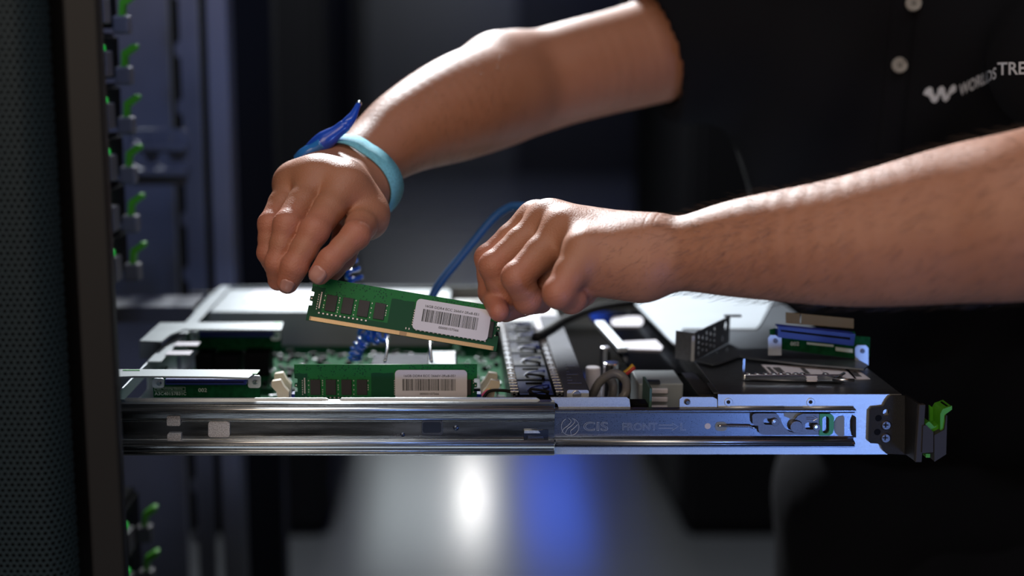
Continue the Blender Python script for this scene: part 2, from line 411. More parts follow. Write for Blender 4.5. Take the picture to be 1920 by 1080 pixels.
# floor pan, far wall, back wall
obj('base_pan', boxes((XL, XRt, Y0, Y1, ZB, ZB + .0012)), M_GALV, srv)
obj('far_side_panel', boxes((XL, XRt, Y1 - .0012, Y1, ZB, ZT)), M_WHITEM, srv)
bw = PY(225, 640, Y0 + .11)
holes = []
yy = Y0 + .11
back = []
def YZplate(outline, holes, X, th=.0012): return xf(plate(outline, holes, th), Matrix.Translation((X, 0, 0)) @ Matrix(((0, 0, 1, 0), (1, 0, 0, 0), (0, 1, 0, 0), (0, 0, 0, 1))))
holes = [rrect(Y0 + .012, Y0 + .098, ZB + .022, ZB + .034, .002), rrect(Y0 + .120, Y0 + .19, ZB + .006, ZB + .018, .002), rrect(Y0 + .205, Y0 + .225, ZB + .008, ZB + .022, .002)]
obj('back_panel', YZplate([(Y0, ZB), (Y1, ZB), (Y1, ZT - .001), (Y0, ZT - .001)], holes, XL), M_GALV, srv, bevel=.0002)
obj('back_rim', boxes((XL, XL + .011, Y0 + .10, Y1, ZT - .0012, ZT)), M_WHITEM, srv, bevel=.0003)
for k, yy in enumerate((Y0 + .118, Y0 + .15)):
    obj('rim_tab', boxes((XL + .010, XL + .030, yy, yy + .014, ZT + .0002, ZT + .0012)), M_LABEL, srv, bevel=.0003)
obj('rack_cross_bar', boxes((XL - .20, XL - .012, Y0 + .34, Y0 + .40, ZT - .02, ZT - .004)), M_RACKB, rack, bevel=.001)
# motherboard
mbx1 = FX(968)
obj('mainboard', boxes((XL + .012, mbx1, Y0 + .006, Y0 + .33, ZB + .006, ZB + .0078)), M_PCB, srv)

# ---- inner slide rail fixed to the server (x 1040 .. 1600)
YI = Y0 - .0035
def zprof(pts, Y): return [(Y - o * .001, FZ(p, Y)) for p, o in pts]
bm = bmesh.new()
extrude_x(bm, zprof([(765, -2), (765.5, 3.0), (767, 3.8), (769.5, 3.8), (771, 2.4), (772, 1.0), (774, .8), (817, .8), (819, 1.6), (821, .9), (823, 1.5), (825, 5.0), (828, 6.4), (830, 5.2), (831, 4.0), (832.5, 5.4), (834, 5.4), (836.5, 3), (838, -2)], YI), FX(1034), FX(1598))
rail2 = empty('inner_slide_rail', (FX(1300), YI, ZB), 'inner slide rail with stamped letters, fixed along the right half of the server side', 'slide rail')
o = obj('rail_body', bm, M_RAIL2, rail2)
sm = o.modifiers.new('solid', 'SOLIDIFY'); sm.thickness = .0006
b = o.modifiers.new('bevel', 'BEVEL'); b.width = .0006; b.segments = 3; b.limit_method = 'ANGLE'; b.angle_limit = .3
bm = bmesh.new(); tube(bm, [PY(1042, 828, YI - .0060), PY(1597, 828, YI - .0060)], .0013, 14); obj('rail_bead', bm, M_BEAD, rail2, smooth=True)
bm = bmesh.new(); tube(bm, [PY(1042, 833, YI - .0052), PY(1597, 833, YI - .0052)], .0007, 10); obj('rail_bead', bm, M_BEAD, rail2, smooth=True)
YS = YI - .0009                                # face of the web
def engr(me_or_bm, name='stamped_lettering'): return obj(name, me_or_bm, M_STAMP, rail2)
def place_text(s, px, py_base, hpx, Y, outline=0, embolden=0, spacing=1., wpx=None):
    me = text_mesh(s, 1., .0, outline, embolden, spacing=spacing) if outline else text_mesh(s, 1., .02, 0, embolden, spacing=spacing)
    co = np.array([v.co[:] for v in me.vertices]); h = co[:, 1].max() - co[:, 1].min(); wd = co[:, 0].max() - co[:, 0].min()
    S = (FZ(py_base - hpx, Y) - FZ(py_base, Y)) / h; SX = S
    if wpx: SX = (FX(px + wpx, py_base, Y) - FX(px, py_base, Y)) / wd
    M = Matrix.Translation((FX(px, py_base, Y), Y, FZ(py_base, Y))) @ Matrix.Rotation(math.radians(90), 4, 'X') @ Matrix.Diagonal((SX, S, S, 1)) @ Matrix.Translation((-co[:, 0].min(), -co[:, 1].min(), 0))
    return xf(me, M)
engr(place_text('CIS', 1094, 808, 17, YS, outline=.010, wpx=46))
engr(place_text('FRONT', 1167, 807, 14, YS, outline=.010, wpx=65))
engr(place_text('L', 1276, 807, 14, YS, outline=.010, wpx=10))
def fline(bm, pts, r=.00015, Y=YS, closed=False): tube(bm, [PY(a, b, Y) for a, b in pts], r, 6, closed)
bm = bmesh.new()
fline(bm, [(1235, 797), (1262, 797)]); fline(bm, [(1235, 803), (1262, 803)]); fline(bm, [(1260, 793), (1272, 800), (1260, 807)])
engr(bm, 'stamped_arrow')
bm = bmesh.new(); cxx, cyy, rr = 1069, 800, 16.5
fline(bm, [(cxx + rr * math.cos(t), cyy + rr * math.sin(t)) for t in np.linspace(-1.15, math.pi * 2 - 2.1, 28)])
for off in (-4, 3):
    fline(bm, [tuple(p) for p in smooth_path([(1070 + off, 784), (1075 + off, 790), (1069 + off, 798), (1061 + off, 804), (1057 + off, 812)], 6)])
fline(bm, [tuple(p) for p in smooth_path([(1083, 796), (1076, 803), (1070, 808), (1071, 815)], 6)])
engr(bm, 'stamped_emblem')
# holes and slot on the web: thin raised discs and plates coloured as openings
def disc(name, px, py, r, m, Y=YS, d=.0006, parent=rail2, r2=None, n=22):
    bm = bmesh.new(); q = PY(px, py, Y); cyl(bm, q + np.array([0, .0004, 0]), q + np.array([0, -d, 0]), r, n, r2)
    return obj(name, bm, m, parent, bevel=.0002)
disc('round_hole', 1327, 799, .0022, M_LABEL, d=.0002)
me = plate(fpoly(rrect(1341, 1363, 791, 808, 7), YS), [], .0005); obj('spring_slot', xf(me, Mfront(YS)), M_WHITEM, rail2)
bm = bmesh.new(); tube(bm, [PY(x, y, YS - .0014) for x, y in [(1346, 799), (1352, 798), (1362, 798.5), (1406, 799), (1412, 802), (1418, 801)]], .0009, 8)
obj('spring_wire', bm, M_CHROME, rail2, smooth=True)
YL = YS - .0022
lev = fpoly([(1410, 780), (1412, 776), (1417, 774.5), (1452, 774.5), (1458, 777), (1463, 784), (1466, 793), (1470, 800), (1478, 808), (1488, 811), (1496, 809), (1502, 804), (1504, 797), (1502, 791), (1497, 787), (1490, 786), (1496, 779), (1505, 775), (1540, 775), (1540, 815), (1430, 815), (1424, 812), (1422, 806), (1421, 798), (1414, 797), (1411, 793)], YL)
slots = [fpoly(rrect(1431, 1456, 784, 796, 5.5), YL), fpoly(rrect(1509, 1534, 792, 805, 5.5), YL)]
M_LEVER = mat('lever_steel', (.17, .17, .19), .42, .9, noise=.1, nscale=900, bump=.15, bscale=2000)
L = obj('release_lever', xf(plate(lev, slots, .0014), Mfront(YL)), M_LEVER, rail2, bevel=.0004)
tabp = fpoly([(1536, 775), (1556, 775.5), (1561, 778), (1563, 783), (1562, 806), (1560, 812), (1554, 816), (1535, 816)], YL)
obj('green_tab', xf(plate(tabp, [fpoly(rrect(1541, 1554, 780, 812, 6), YL)], .0018), Mfront(YL - .0004)), M_GREENP, L, bevel=.0003)
bm = bmesh.new(); fline(bm, [(1512, 782.5), (1527, 782.5)], .0002, YL - .0008); fline(bm, [(1512, 786), (1527, 786)], .0002, YL - .0008); fline(bm, [(1525, 779), (1534, 784), (1525, 789)], .0002, YL - .0008)
obj('stamped_arrow', bm, M_CHROME, L)
disc('guide_pin', 1452, 790, .0027, M_LEVER, YL, .0026); disc('pin_head', 1451.5, 790, .0012, M_CHROME, YL - .0026, .0006)
disc('guide_pin', 1530, 800, .0027, M_LEVER, YL, .0026); disc('pin_head', 1530, 800, .0012, M_CHROME, YL - .0026, .0006)
disc('rivet', 1491, 798, .0044, M_LEVER, YS, .0038)
me = plate(fpoly([(1470, 774), (1510, 774), (1500, 779), (1494, 786), (1482, 786), (1478, 783), (1471, 781)], YS), [], .0006)
obj('cam_window', xf(me, Mfront(YS)), M_WHITEM, rail2)
arc = [(1581, 779), (1583, 782), (1583, 815), (1580, 818)] + [(1576 + 13 * math.cos(t) , 799 + 19 * math.sin(t)) for t in np.linspace(1.6, 4.6, 12)]
obj('thumb_window', xf(plate(fpoly(arc, YS), [], .0005), Mfront(YS)), M_WHITEM, rail2)
me = plate(fpoly([(1597, 790), (1601, 780), (1604, 781), (1604, 819), (1600, 819), (1597, 806)], YI - .002), [], .003)
obj('rail_end_hook', xf(me, Mfront(YI - .002)), M_BLACKM, rail2, bevel=.0004)

# ---- outer slide rail (x .. 1040)
YO = Y0 - .004
rail = empty('outer_slide_rail', (FX(600), YO, ZB), 'worn steel outer slide rail running out of the rack under the server edge', 'slide rail')
bm = bmesh.new()
xe = FX(1040, 790, YO - .004)
extrude_x(bm, zprof([(751, -3), (752, 3), (754, 5), (763, 5), (765, 6), (767, 8), (769, 8), (771, 6.2), (773, 5), (781, 4.6), (783.5, 2.2), (785.5, 2.2), (787, 3.6), (789, 3.0), (821, 3.0), (822.5, 3.4), (824, 2.0), (825.5, 4), (827, 7.6), (829, 8.2), (831, 7.6), (833, 5.4), (843, 4.6), (844.5, 6.2), (846.5, 6.2), (848, 4.4), (851.5, 3), (852.5, -3)], YO), P(90, 790, .9)[0], xe)
o = obj('rail_body', bm, M_RAIL, rail)
sm = o.modifiers.new('solid', 'SOLIDIFY'); sm.thickness = .0008
b = o.modifiers.new('bevel', 'BEVEL'); b.width = .0006; b.segments = 3; b.limit_method = 'ANGLE'; b.angle_limit = .3
for py, oo, r in ((768, .0078, .0013), (786, .0036, .0005), (826.5, .0046, .0006), (829.5, .0080, .0012), (845.5, .0062, .0006)):
    bm = bmesh.new(); tube(bm, [PY(80, py, YO - oo), PY(1039, py, YO - oo)], r, 14); obj('rail_bead', bm, M_BEAD, rail, smooth=True)
M_PAD = mat('grey_felt_pad', (.62, .60, .62), .75, .2, noise=.55, nscale=1600, bump=.8, bscale=2500)
YW = YO - .0035
def pad(x0, x1, y0, y1, r, m=M_PAD, name='bumper_pad', Y=YW, d=.0022):
    return obj(name, xf(plate(fpoly(rrect(x0, x1, y0, y1, r), Y), [], d), Mfront(Y)), m, rail, bevel=.0004)
pad(391, 431, 790, 819, 5); pad(314, 339, 779, 797, 2, d=.0045); pad(315, 340, 812, 834, 2, d=.0045)
fr = obj('window_rim', xf(plate(fpoly(rrect(790, 830, 788, 816, 5), YW), [fpoly(rrect(793, 827, 791, 812, 4), YW)], .0010), Mfront(YW)), M_RAIL2, rail, bevel=.0003)
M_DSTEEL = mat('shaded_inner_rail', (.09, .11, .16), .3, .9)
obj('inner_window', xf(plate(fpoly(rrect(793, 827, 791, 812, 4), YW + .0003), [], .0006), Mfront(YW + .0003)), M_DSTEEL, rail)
def dimple(px, py, r):
    bm = bmesh.new(); q = PY(px, py, YO - .0029); bmesh.ops.create_uvsphere(bm, u_segments=16, v_segments=10, radius=r, matrix=Matrix.Translation(q) @ Matrix.Diagonal((1, .55, 1, 1)))
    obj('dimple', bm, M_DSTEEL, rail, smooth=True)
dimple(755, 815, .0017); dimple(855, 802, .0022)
# latch opening at the rail's end
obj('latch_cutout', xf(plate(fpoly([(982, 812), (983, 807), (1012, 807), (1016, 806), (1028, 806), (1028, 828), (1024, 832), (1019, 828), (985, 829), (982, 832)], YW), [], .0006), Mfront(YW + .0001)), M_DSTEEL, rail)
obj('latch_tongue', xf(plate(fpoly([(983, 812), (1013, 812), (1009, 807), (983, 807)], YW - .001), [], .001), Mfront(YW - .001)), M_GALV, rail)
obj('latch_tongue', xf(plate(fpoly([(988, 829), (1022, 829), (1018, 818), (990, 818)], YW - .001), [], .001), Mfront(YW - .0008)), M_RAIL2, rail, bevel=.0003)

# ---- drive bay box at the right end
LIDZ = FZ(738)
bx0 = FX(1347)
def lid_pt(px, py): return PZ(px, py, LIDZ)
lx1 = FX(1690, 738); ly1 = lid_pt(1628, 690)[1]
o = obj('drive_bay_lid', boxes((bx0, lx1, Y0 - .0012, Y1 - .07, LIDZ - .0012, LIDZ)), M_DARKTOP, srv, bevel=.0008, seg=3)
o = obj('drive_bay_side', xf(plate(fpoly([(1346, 739), (1690, 739), (1670, 766), (1346, 766)], Y0 - .0012), [], .0012), Mfront(Y0 - .0012)), M_GALV, srv, bevel=.0003)
bm = bmesh.new()
for a, b_ in ((1348, 1470), (1506, 1600)):
    tube(bm, [PY(a, 763.5, Y0 - .0020), PY(b_, 763.5, Y0 - .0020)], .0009, 8)
obj('pressed_bead', bm, M_GALV, srv, smooth=True)
for px in (1366, 1520):
    s = disc('countersunk_screw', px, 754, .0030, M_GALV, Y0 - .0018, .0006, srv)
    disc('screw_socket', px, 754, .0013, M_BLACKM, Y0 - .0026, .0003, s)
obj('bay_liner', boxes((bx0, bx0 + .0012, Y0, Y1 - .07, ZB, LIDZ - .0015)), M_BLACKM, srv)
obj('bay_end_wall', boxes((XRt - .004, XRt - .002, Y0 + .001, Y1 - .07, ZB, LIDZ - .0015)), M_BLACKM, srv)
# dark folded flaps left of the lid
def lid_poly(pts, z, th, name, m, parent=srv, bevel=0, label=None):
    q = [tuple(PZ(a, b, z)[:2]) for a, b in pts]
    return obj(name, xf(plate(q, [], th), Matrix.Translation((0, 0, z))), m, parent, bevel=bevel, label=label)
lid_poly([(1326, 719), (1357, 718), (1366, 728), (1348, 737), (1338, 737)], LIDZ - .001, .001, 'lid_tab', M_DARKTOP, bevel=.0003)
lid_poly([(1278, 700), (1300, 700), (1345, 741), (1310, 741)], LIDZ - .006, .001, 'cable_cover', M_BLACKM, bevel=.0003)
# stickers on the lid
s1 = lid_poly([(1427, 684), (1532, 688), (1550, 704), (1445, 701)], LIDZ + .0004, .0004, 'paper_sticker', M_LABEL)
lid_poly([(1436, 688), (1443, 688), (1455, 699), (1447, 699)], LIDZ + .0007, .0002, 'printed_bars', M_INK, s1)
lid_poly([(1448, 689), (1462, 689), (1472, 698), (1458, 698)], LIDZ + .0007, .0002, 'printed_bars', M_INK, s1)
lid_poly([(1500, 690), (1508, 690), (1520, 701), (1511, 701)], LIDZ + .0007, .0002, 'printed_bars', M_INK, s1)
s1 = lid_poly([(1534, 690), (1590, 692), (1607, 711), (1556, 706)], LIDZ + .0004, .0004, 'paper_sticker', M_LABEL)
s1 = lid_poly([(1582, 691), (1607, 693), (1632, 711), (1603, 711)], LIDZ + .0004, .0004, 'paper_sticker', M_LABEL)
lid_poly([(1594, 697), (1606, 697), (1616, 706), (1604, 706)], LIDZ + .0007, .0002, 'printed_bars', M_INK, s1)

# ---- black mounting ear with screws, housing and green latch
YE = Y0 - .0030
ear = empty('mounting_ear', (FX(1680), YE, ZB), 'black mounting ear screwed to the right end of the server', 'mounting bracket')
eo = fpoly([(1673, 741), (1702, 741), (1722, 752), (1722, 862), (1700, 855), (1661, 850), (1656, 845), (1651, 834), (1645, 831), (1631, 830), (1628, 826), (1630, 768), (1634, 763), (1655, 761), (1661, 750), (1667, 743)], YE)
me = plate(eo[:1] + fpoly([(1700, 741), (1700, 852)], YE) + eo[5:], [fpoly(circ(1661, 773, 6.5), YE)], .0022)
obj('ear_plate', xf(me, Mfront(YE)), M_BLACKM, ear, bevel=.0005)
xa = FX(1700, 790, YE); xb = P(1727, 790, .885)[0]
# swept flange turning towards us
bm = bmesh.new(); A = []
for px0, py0, py1, Yy in ((1699, 741, 852, YE - .001), (1724, 757, 866, YE - .027)):
    pass
v = [bm.verts.new(PY(1699, 741, YE - .001)), bm.verts.new(PY(1724, 757, YE - .026)), bm.verts.new(PY(1718, 864, YE - .026)), bm.verts.new(PY(1699, 851, YE - .001))]
bm.faces.new(v); o = obj('ear_flange', bm, M_BLACKM, ear); sm = o.modifiers.new('s', 'SOLIDIFY'); sm.thickness = .002; sm.offset = 0
bm = bmesh.new(); v0 = PY(1724, 757, YE - .026); v1 = PY(1718, 865, YE - .026)
box(bm, v0[0] - .001, v0[0] + .0035, YE - .0285, YE - .0245, v1[2], v0[2])
obj('ear_lip', bm, M_DGREY, ear, bevel=.0006)
disc('rivet_hole', 1647, 784, .0024, M_BLACK, YE - .001, .0003, ear); disc('rivet_hole', 1645, 810, .0024, M_BLACK, YE - .001, .0003, ear)
for px, py in ((1661, 797), (1660, 821)):
    s = disc('screw', px, py, .0042, M_LEVER, YE - .001, .0016, ear, r2=.0030)
    bm = bmesh.new(); q = PY(px, py, YE - .0028)
    box(bm, q[0] - .0018, q[0] + .0018, q[1] - .0002, q[1] + .0004, q[2] - .0004, q[2] + .0004); box(bm, q[0] - .0004, q[0] + .0004, q[1] - .0002, q[1] + .0004, q[2] - .0018, q[2] + .0018)
    obj('cross_recess', bm, M_BLACKM, s)
latch = empty('release_handle', (FX(1750), YE - .025, ZB), 'green pull latch in a dark grey housing at the right end of the server', 'latch')
YH = YE - .020
def hull_front(pts, Ya, Yb, name, m, parent, bevel=.0006):
    me = plate(fpoly(pts, Ya), [], abs(Yb - Ya)); return obj(name, xf(me, Mfront((Ya + Yb) / 2)), m, parent, bevel=bevel)
hull_front([(1731, 799), (1737, 797), (1750, 810), (1750, 848), (1729, 850)], YH - .010, YH, 'housing', M_DGREY, latch)
hull_front([(1752, 816), (1771, 806), (1775, 778), (1776, 780), (1774, 852), (1752, 866)], YH - .010, YH + .002, 'housing', M_DGREY, latch)
hull_front([(1734, 796), (1742, 790), (1752, 800), (1762, 794), (1770, 806), (1752, 816)], YH - .004, YH + .008, 'green_tongue', M_GREEN, latch)
# hook: upright plus bent top, extruded in depth
hk = fpoly([(1762, 808), (1770, 806), (1771, 778), (1774, 775), (1786, 768), (1786, 762), (1768, 748), (1745, 758), (1745, 762), (1762, 775), (1764, 780)], YH)
hook = obj('pull_hook', xf(plate(fpoly([(1763, 808), (1771, 806), (1771, 780), (1774, 776), (1785, 768), (1785, 761), (1768, 767), (1763, 776)], YH - .008), [], .016), Mfront(YH)), M_GREEN, latch, bevel=.0006)
bm = bmesh.new(); q = PY(1776, 763, YH - .006); box(bm, q[0] - .0006, q[0] + .0006, q[1], q[1] + .011, q[2] - .0002, q[2] + .0008)
obj('hook_groove', bm, M_BLACK, hook)
hull_front([(1743, 760), (1764, 776), (1766, 806), (1743, 792)], YH + .006, YH + .008, 'hook_back', M_GREEN, latch)
hull_front([(1736, 851), (1744, 851), (1744, 858), (1736, 858)], YH - .006, YH, 'green_foot', M_GREEN, latch, bevel=.0003)
# ------------------------------------------------------------------ inside the server
def P2(px, py, Y): return PY(px, py, Y)
ZMB = ZB + .0078
# ---- memory module, local frame: x length, z height, front at -y
def make_dimm():
    t = empty('memory_module', (0, 0, 0), 'x', 'memory module', 'green memory modules with barcode labels')
    Lm, Hm = .13335, .03125
    out = [(0, 0), (.0665, 0), (.0665, .0028), (.0690, .0028), (.0690, 0), (Lm, 0), (Lm, .0105), (Lm - .0022, .0108), (Lm - .0022, .0138), (Lm, .0142), (Lm, .0172), (Lm - .0022, .0175), (Lm - .0022, .0205), (Lm, .021), (Lm, Hm), (0, Hm), (0, .021), (.0022, .0205), (.0022, .0175), (0, .0172), (0, .0142), (.0022, .0138), (.0022, .0108), (0, .0105)]
    obj('circuit_board', xf(plate(out, [], .0012), Matrix.Rotation(math.radians(90), 4, 'X')), M_DIMM, t, local=True)
    bm = bmesh.new()
    x = .0035
    while x < Lm - .004:
        if not .0655 < x < .0700:
            box(bm, x, x + .00062, -.00072, -.0006, .0003, .0029)
        x += .00085
    obj('edge_contacts', bm, M_GOLD, t, local=True)
    bm = bmesh.new(); box(bm, .0022, Lm - .0022, -.00064, -.0006, .0002, .0031); obj('contact_strip', bm, M_GOLDD, t, local=True)
    xs = [.0115 + .01135 * k for k in range(4)] + [.0765, .088, .0995, .111, .1215]
    for x in xs:
        obj('memory_chip', boxes((x, x + .0075, -.0018, -.0006, .0085, .0200)), M_CHIP, t, local=True, bevel=.0002)
    bm = bmesh.new(); rnd = random.Random(3)
    for k in range(12): box(bm, .0075 + .0030 * k, .0075 + .0030 * k + .0011, -.0010, -.0006, .0058, .0068)
    for k in range(17): box(bm, .0760 + .0030 * k, .0760 + .0030 * k + .0011, -.0010, -.0006, .0052, .0062)
    for x0 in (.0055, .0100, .0202, .0316, .0430, .0535, .0728, .1305):
        for k in range(7):
            if rnd.random() < .75: box(bm, x0, x0 + .0005, -.0008, -.0006, .0085 + k * .0017, .0093 + k * .0017)
    for k in range(10): box(bm, .0070, .0078, -.0009, -.0006, .0095 + .0012 * k, .0104 + .0012 * k)
    for x in (.0008, Lm - .0016): box(bm, x, x + .0008, -.0008, -.0006, .0151, .0161)
    for x in (.0690, .0712): box(bm, x, x + .0006, -.0008, -.0006, .0050, .0062)
    obj('passive_components', bm, M_SOLDER, t, local=True)
    R = Matrix.Rotation(math.radians(90), 4, 'X')
    lab = obj('label', xf(plate(rrect(.0735, .1260, .0055, .0275, .003), [], .0003), Matrix.Translation((0, -.0021, 0)) @ R), M_LABEL, t, local=True)
    bm = bmesh.new(); rnd = random.Random(5); x = .0790
    while x < .1180:
        wd = rnd.choice([.0003, .0004, .0004, .0007, .0010]); box(bm, x, x + wd, -.00235, -.00224, .0120, .0208); x += wd + rnd.choice([.00028, .0004, .0006])
    obj('barcode', bm, M_INK, lab, local=True)
    for s, x0, x1, z, h in (('16GB DDR4 ECC 2666V-2Rx8-EE1', .0800, .1175, .0222, .0018), ('00000107566', .0915, .1055, .0088, .0017)):
        me = text_mesh(s, 1, .01, embolden=.012); co = np.array([v.co[:] for v in me.vertices]); mn, mx = co.min(0), co.max(0)
        me = xf(me, Matrix.Translation((x0, -.0023, z)) @ R @ Matrix.Diagonal(((x1 - x0) / (mx[0] - mn[0]), h / (mx[1] - mn[1]), .004, 1)) @ Matrix.Translation((-mn[0], -mn[1], 0)))
        obj('printed_text', me, M_INK, lab, local=True)
    return t
# board material: dark solder mask, paler copper area with small via dots (its own print)
def dimm_material():
    m = bpy.data.materials.new('memory_board_green'); m.use_nodes = True; nt = m.node_tree; b = nt.nodes['Principled BSDF']; N = nt.nodes.new; Lk = nt.links.new
    tc = N('ShaderNodeTexCoord'); sp = N('ShaderNodeSeparateXYZ'); Lk(tc.outputs['Object'], sp.inputs[0])
    def mth(op, a, c):
        n = N('ShaderNodeMath'); n.operation = op
        for i, v in enumerate((a, c)):
            if v is None: continue
            if isinstance(v, (int, float)): n.inputs[i].default_value = v
            else: Lk(v, n.inputs[i])
        return n.outputs[0]
    X, Z = sp.outputs[0], sp.outputs[2]
    top = mth('GREATER_THAN', Z, .0232); 
    r1 = mth('MULTIPLY', mth('GREATER_THAN', X, .0095), mth('LESS_THAN', X, .0560)); r1 = mth('MULTIPLY', r1, mth('GREATER_THAN', Z, .0072))
    r2 = mth('GREATER_THAN', X, .0725); r2 = mth('MULTIPLY', r2, mth('GREATER_THAN', Z, .0200))
    nz = N('ShaderNodeTexNoise'); nz.inputs['Scale'].default_value = 90; Lk(tc.outputs['Object'], nz.inputs['Vector'])
    top2 = mth('GREATER_THAN', mth('ADD', Z, mth('MULTIPLY', nz.outputs[0], .003)), .0262)
    mask = mth('MAXIMUM', mth('MAXIMUM', top2, r1), r2)
    vo = N('ShaderNodeTexVoronoi'); vo.inputs['Scale'].default_value = 620; Lk(tc.outputs['Object'], vo.inputs['Vector'])
    n3 = N('ShaderNodeTexNoise'); n3.inputs['Scale'].default_value = 130; Lk(tc.outputs['Object'], n3.inputs['Vector'])
    dots = mth('MULTIPLY', mth('LESS_THAN', vo.outputs['Distance'], .34), mth('GREATER_THAN', n3.outputs[0], .50))
    dots = mth('MULTIPLY', dots, mth('GREATER_THAN', Z, .0195))
    mask = mth('MULTIPLY', mask, mth('SUBTRACT', 1, dots))
    mx = N('ShaderNodeMixRGB'); mx.inputs[1].default_value = (.003, .062, .026, 1); mx.inputs[2].default_value = (.010, .150, .038, 1); Lk(mask, mx.inputs[0]); Lk(mx.outputs[0], b.inputs['Base Color'])
    b.inputs['Roughness'].default_value = .5; b.inputs['Specular IOR Level'].default_value = .2
    return m
M_DIMM = dimm_material(); M_GOLDD = mat('gold_strip', (.34, .22, .12), .5, .4)
# frame of a held board from three photographed corners
dimm = make_dimm()
dimm['label'] = 'green memory module with white barcode label, held tilted between the two hands'
dimm.name = 'memory_module'
bl = P(573.5, 600, .9005); br0 = P(918.5, 657, .8960)
ex = Vector(br0 - bl).normalized()
toward = Vector((0, -1, 0)); tilt = math.radians(24)
up = Vector((0, 0, 1)); ez = (up - ex * up.dot(ex)).normalized(); ey = ez.cross(ex).normalized()
Rm = Matrix.Rotation(-tilt, 3, ex); ez = Rm @ ez; ey = ez.cross(ex).normalized()
dimm.matrix_world = Matrix.Identity(4)
R3 = Matrix((ex, ey, ez)).transposed()
dimm.location = Vector(bl); dimm.rotation_euler = R3.to_euler()
DIMM_M = Matrix.Translation(Vector(bl)) @ R3.to_4x4()
# the module standing in its socket
YD = Y0 + .030
q = PY(552, 700, YD); top = PY(700, 683, YD)[2]
slotted = copy_thing(dimm, 'green memory module with white barcode label, seated in its socket behind the rail', loc=(q[0], YD, top - .03125), rot=(0, 0, 0))
zk = top - .03125 + .004
def socket(Y, x0, label):
    t = obj('memory_socket', boxes((x0 - .004, x0 + .138, Y - .0035, Y - .0008, ZMB, zk), (x0 - .004, x0 + .138, Y + .0008, Y + .0035, ZMB, zk), (x0 - .004, x0 + .138, Y - .0008, Y + .0008, ZMB, ZMB + .001)), M_BLUEP, srv, bevel=.0003)
    for s, xx in ((-1, x0 - .004), (1, x0 + .1374)):
        me = plate([(0, 0), (.007, 0), (.009, .012), (.0125, .016), (.0125, .020), (.006, .021), (.0035, .016), (.0, .012)], [], .0055)
        if s < 0: me.transform(Matrix.Diagonal((-1, 1, 1, 1))); me.flip_normals()
        obj('socket_clip', xf(me, Matrix.Translation((xx, Y, zk - .005)) @ Matrix.Rotation(math.radians(90), 4, 'X')), M_CREAM, t, bevel=.0006)
socket(YD, q[0], 'blue memory socket with cream clips, holding the seated module')
socket(YD + .022, q[0] - .001, 'empty blue memory socket with cream clips behind the seated module')

# ---- risers
def riser(bar, sweep, blue, board, Y, tabs, label, stickers=(), text=False, zt=None):
    """pixel outlines, all at depth Y"""
    c = PY((board[0] + board[1]) / 2, board[3], Y)
    t = empty('riser_card', (c[0], c[1], ZMB), label, 'riser card', 'riser cards over the mainboard')
    def yz(x0, x1, ya, yb, Ya, Yb, name, m, par=t, bev=.0003):
        a = PY(x0, ya, Ya); b = PY(x1, yb, Ya)
        return obj(name, boxes((a[0], b[0], min(Ya, Yb), max(Ya, Yb), b[2], a[2])), m, par, bevel=bev)
    bd = yz(board[0], board[1], board[2], board[3], Y, Y + .0016, 'circuit_board', M_PCB)
    con = yz(blue[0], blue[1], blue[2], blue[3], Y - .0085, Y - .0002, 'slot_connector', M_BLUEP, t, .0005)
    a = PY(blue[0] + 3, (blue[2] + blue[3]) / 2 - .8, Y - .0087); b = PY(blue[1] - 5, (blue[2] + blue[3]) / 2 + .8, Y - .0087)
    obj('slot_opening', boxes((a[0], b[0], Y - .0089, Y - .008, b[2], a[2])), M_BLACK, con)
    # top bar: a shelf whose outline is photographed, lying flat at its height
    z = PY(bar[0][0], bar[0][1], Y - .004)[2] if zt is None else zt
    q = [tuple(PZ(x, y, z)[:2]) for x, y in bar]
    br = obj('bracket', xf(plate(q, [], .0014), Matrix.Translation((0, 0, z - .0007))), M_WHITEM, t, bevel=.0003)
    for pts in sweep:
        obj('bracket_arm', xf(plate([tuple(PY(x, y, Y - .006)[[0, 2]]) for x, y in pts], [], .0014), Mfront(Y - .006)), M_WHITEM, t, bevel=.0003)
    for (x0, x1, ya, yb) in tabs:
        yz_ = xf(plate([tuple(PY(x, y, Y - .003)[[0, 2]]) for x, y in rrect(x0, x1, ya, yb, 5)], [], .0012), Mfront(Y - .003))
        tb = obj('bracket_tab', yz_, M_GALV, t, bevel=.0003)
        bm = bmesh.new(); s = PY((x0 + x1) / 2 + 1, (ya + yb) / 2 + 1, Y - .0038); cyl(bm, s, s + np.array([0, -.0012, 0]), .0021, 14, .0014)
        obj('screw', bm, M_CHROME, tb)
    for pts in stickers:
        q = [tuple(PZ(x, y, z + .0004)[:2]) for x, y in pts]
        obj('green_sticker', xf(plate(q, [], .0003), Matrix.Translation((0, 0, z + .0003))), M_GSTK, br, label='green sticker')
    if text:
        for s, px, pyb, h, wpx in (('002', 372, 735, 7, 16), ('A3C40157831', 290, 741, 6, 52), ('C', 344, 741, 6, 5), ('Fujitsu Technology Solutions', 292, 731, 3.6, 50)):
            obj('printed_text', place_text(s, px, pyb, h, Y - .0004, embolden=.01, wpx=wpx), M_SILK, bd)
        bm = bmesh.new()
        for a_, b_ in (((290, 726), (347, 726)), ((290, 733), (347, 733)), ((290, 726), (290, 733)), ((347, 726), (347, 733))):
            tube(bm, [PY(*a_, Y - .0003), PY(*b_, Y - .0003)], .00014, 4)
        obj('printed_frame', bm, M_SILK, bd)
    return t
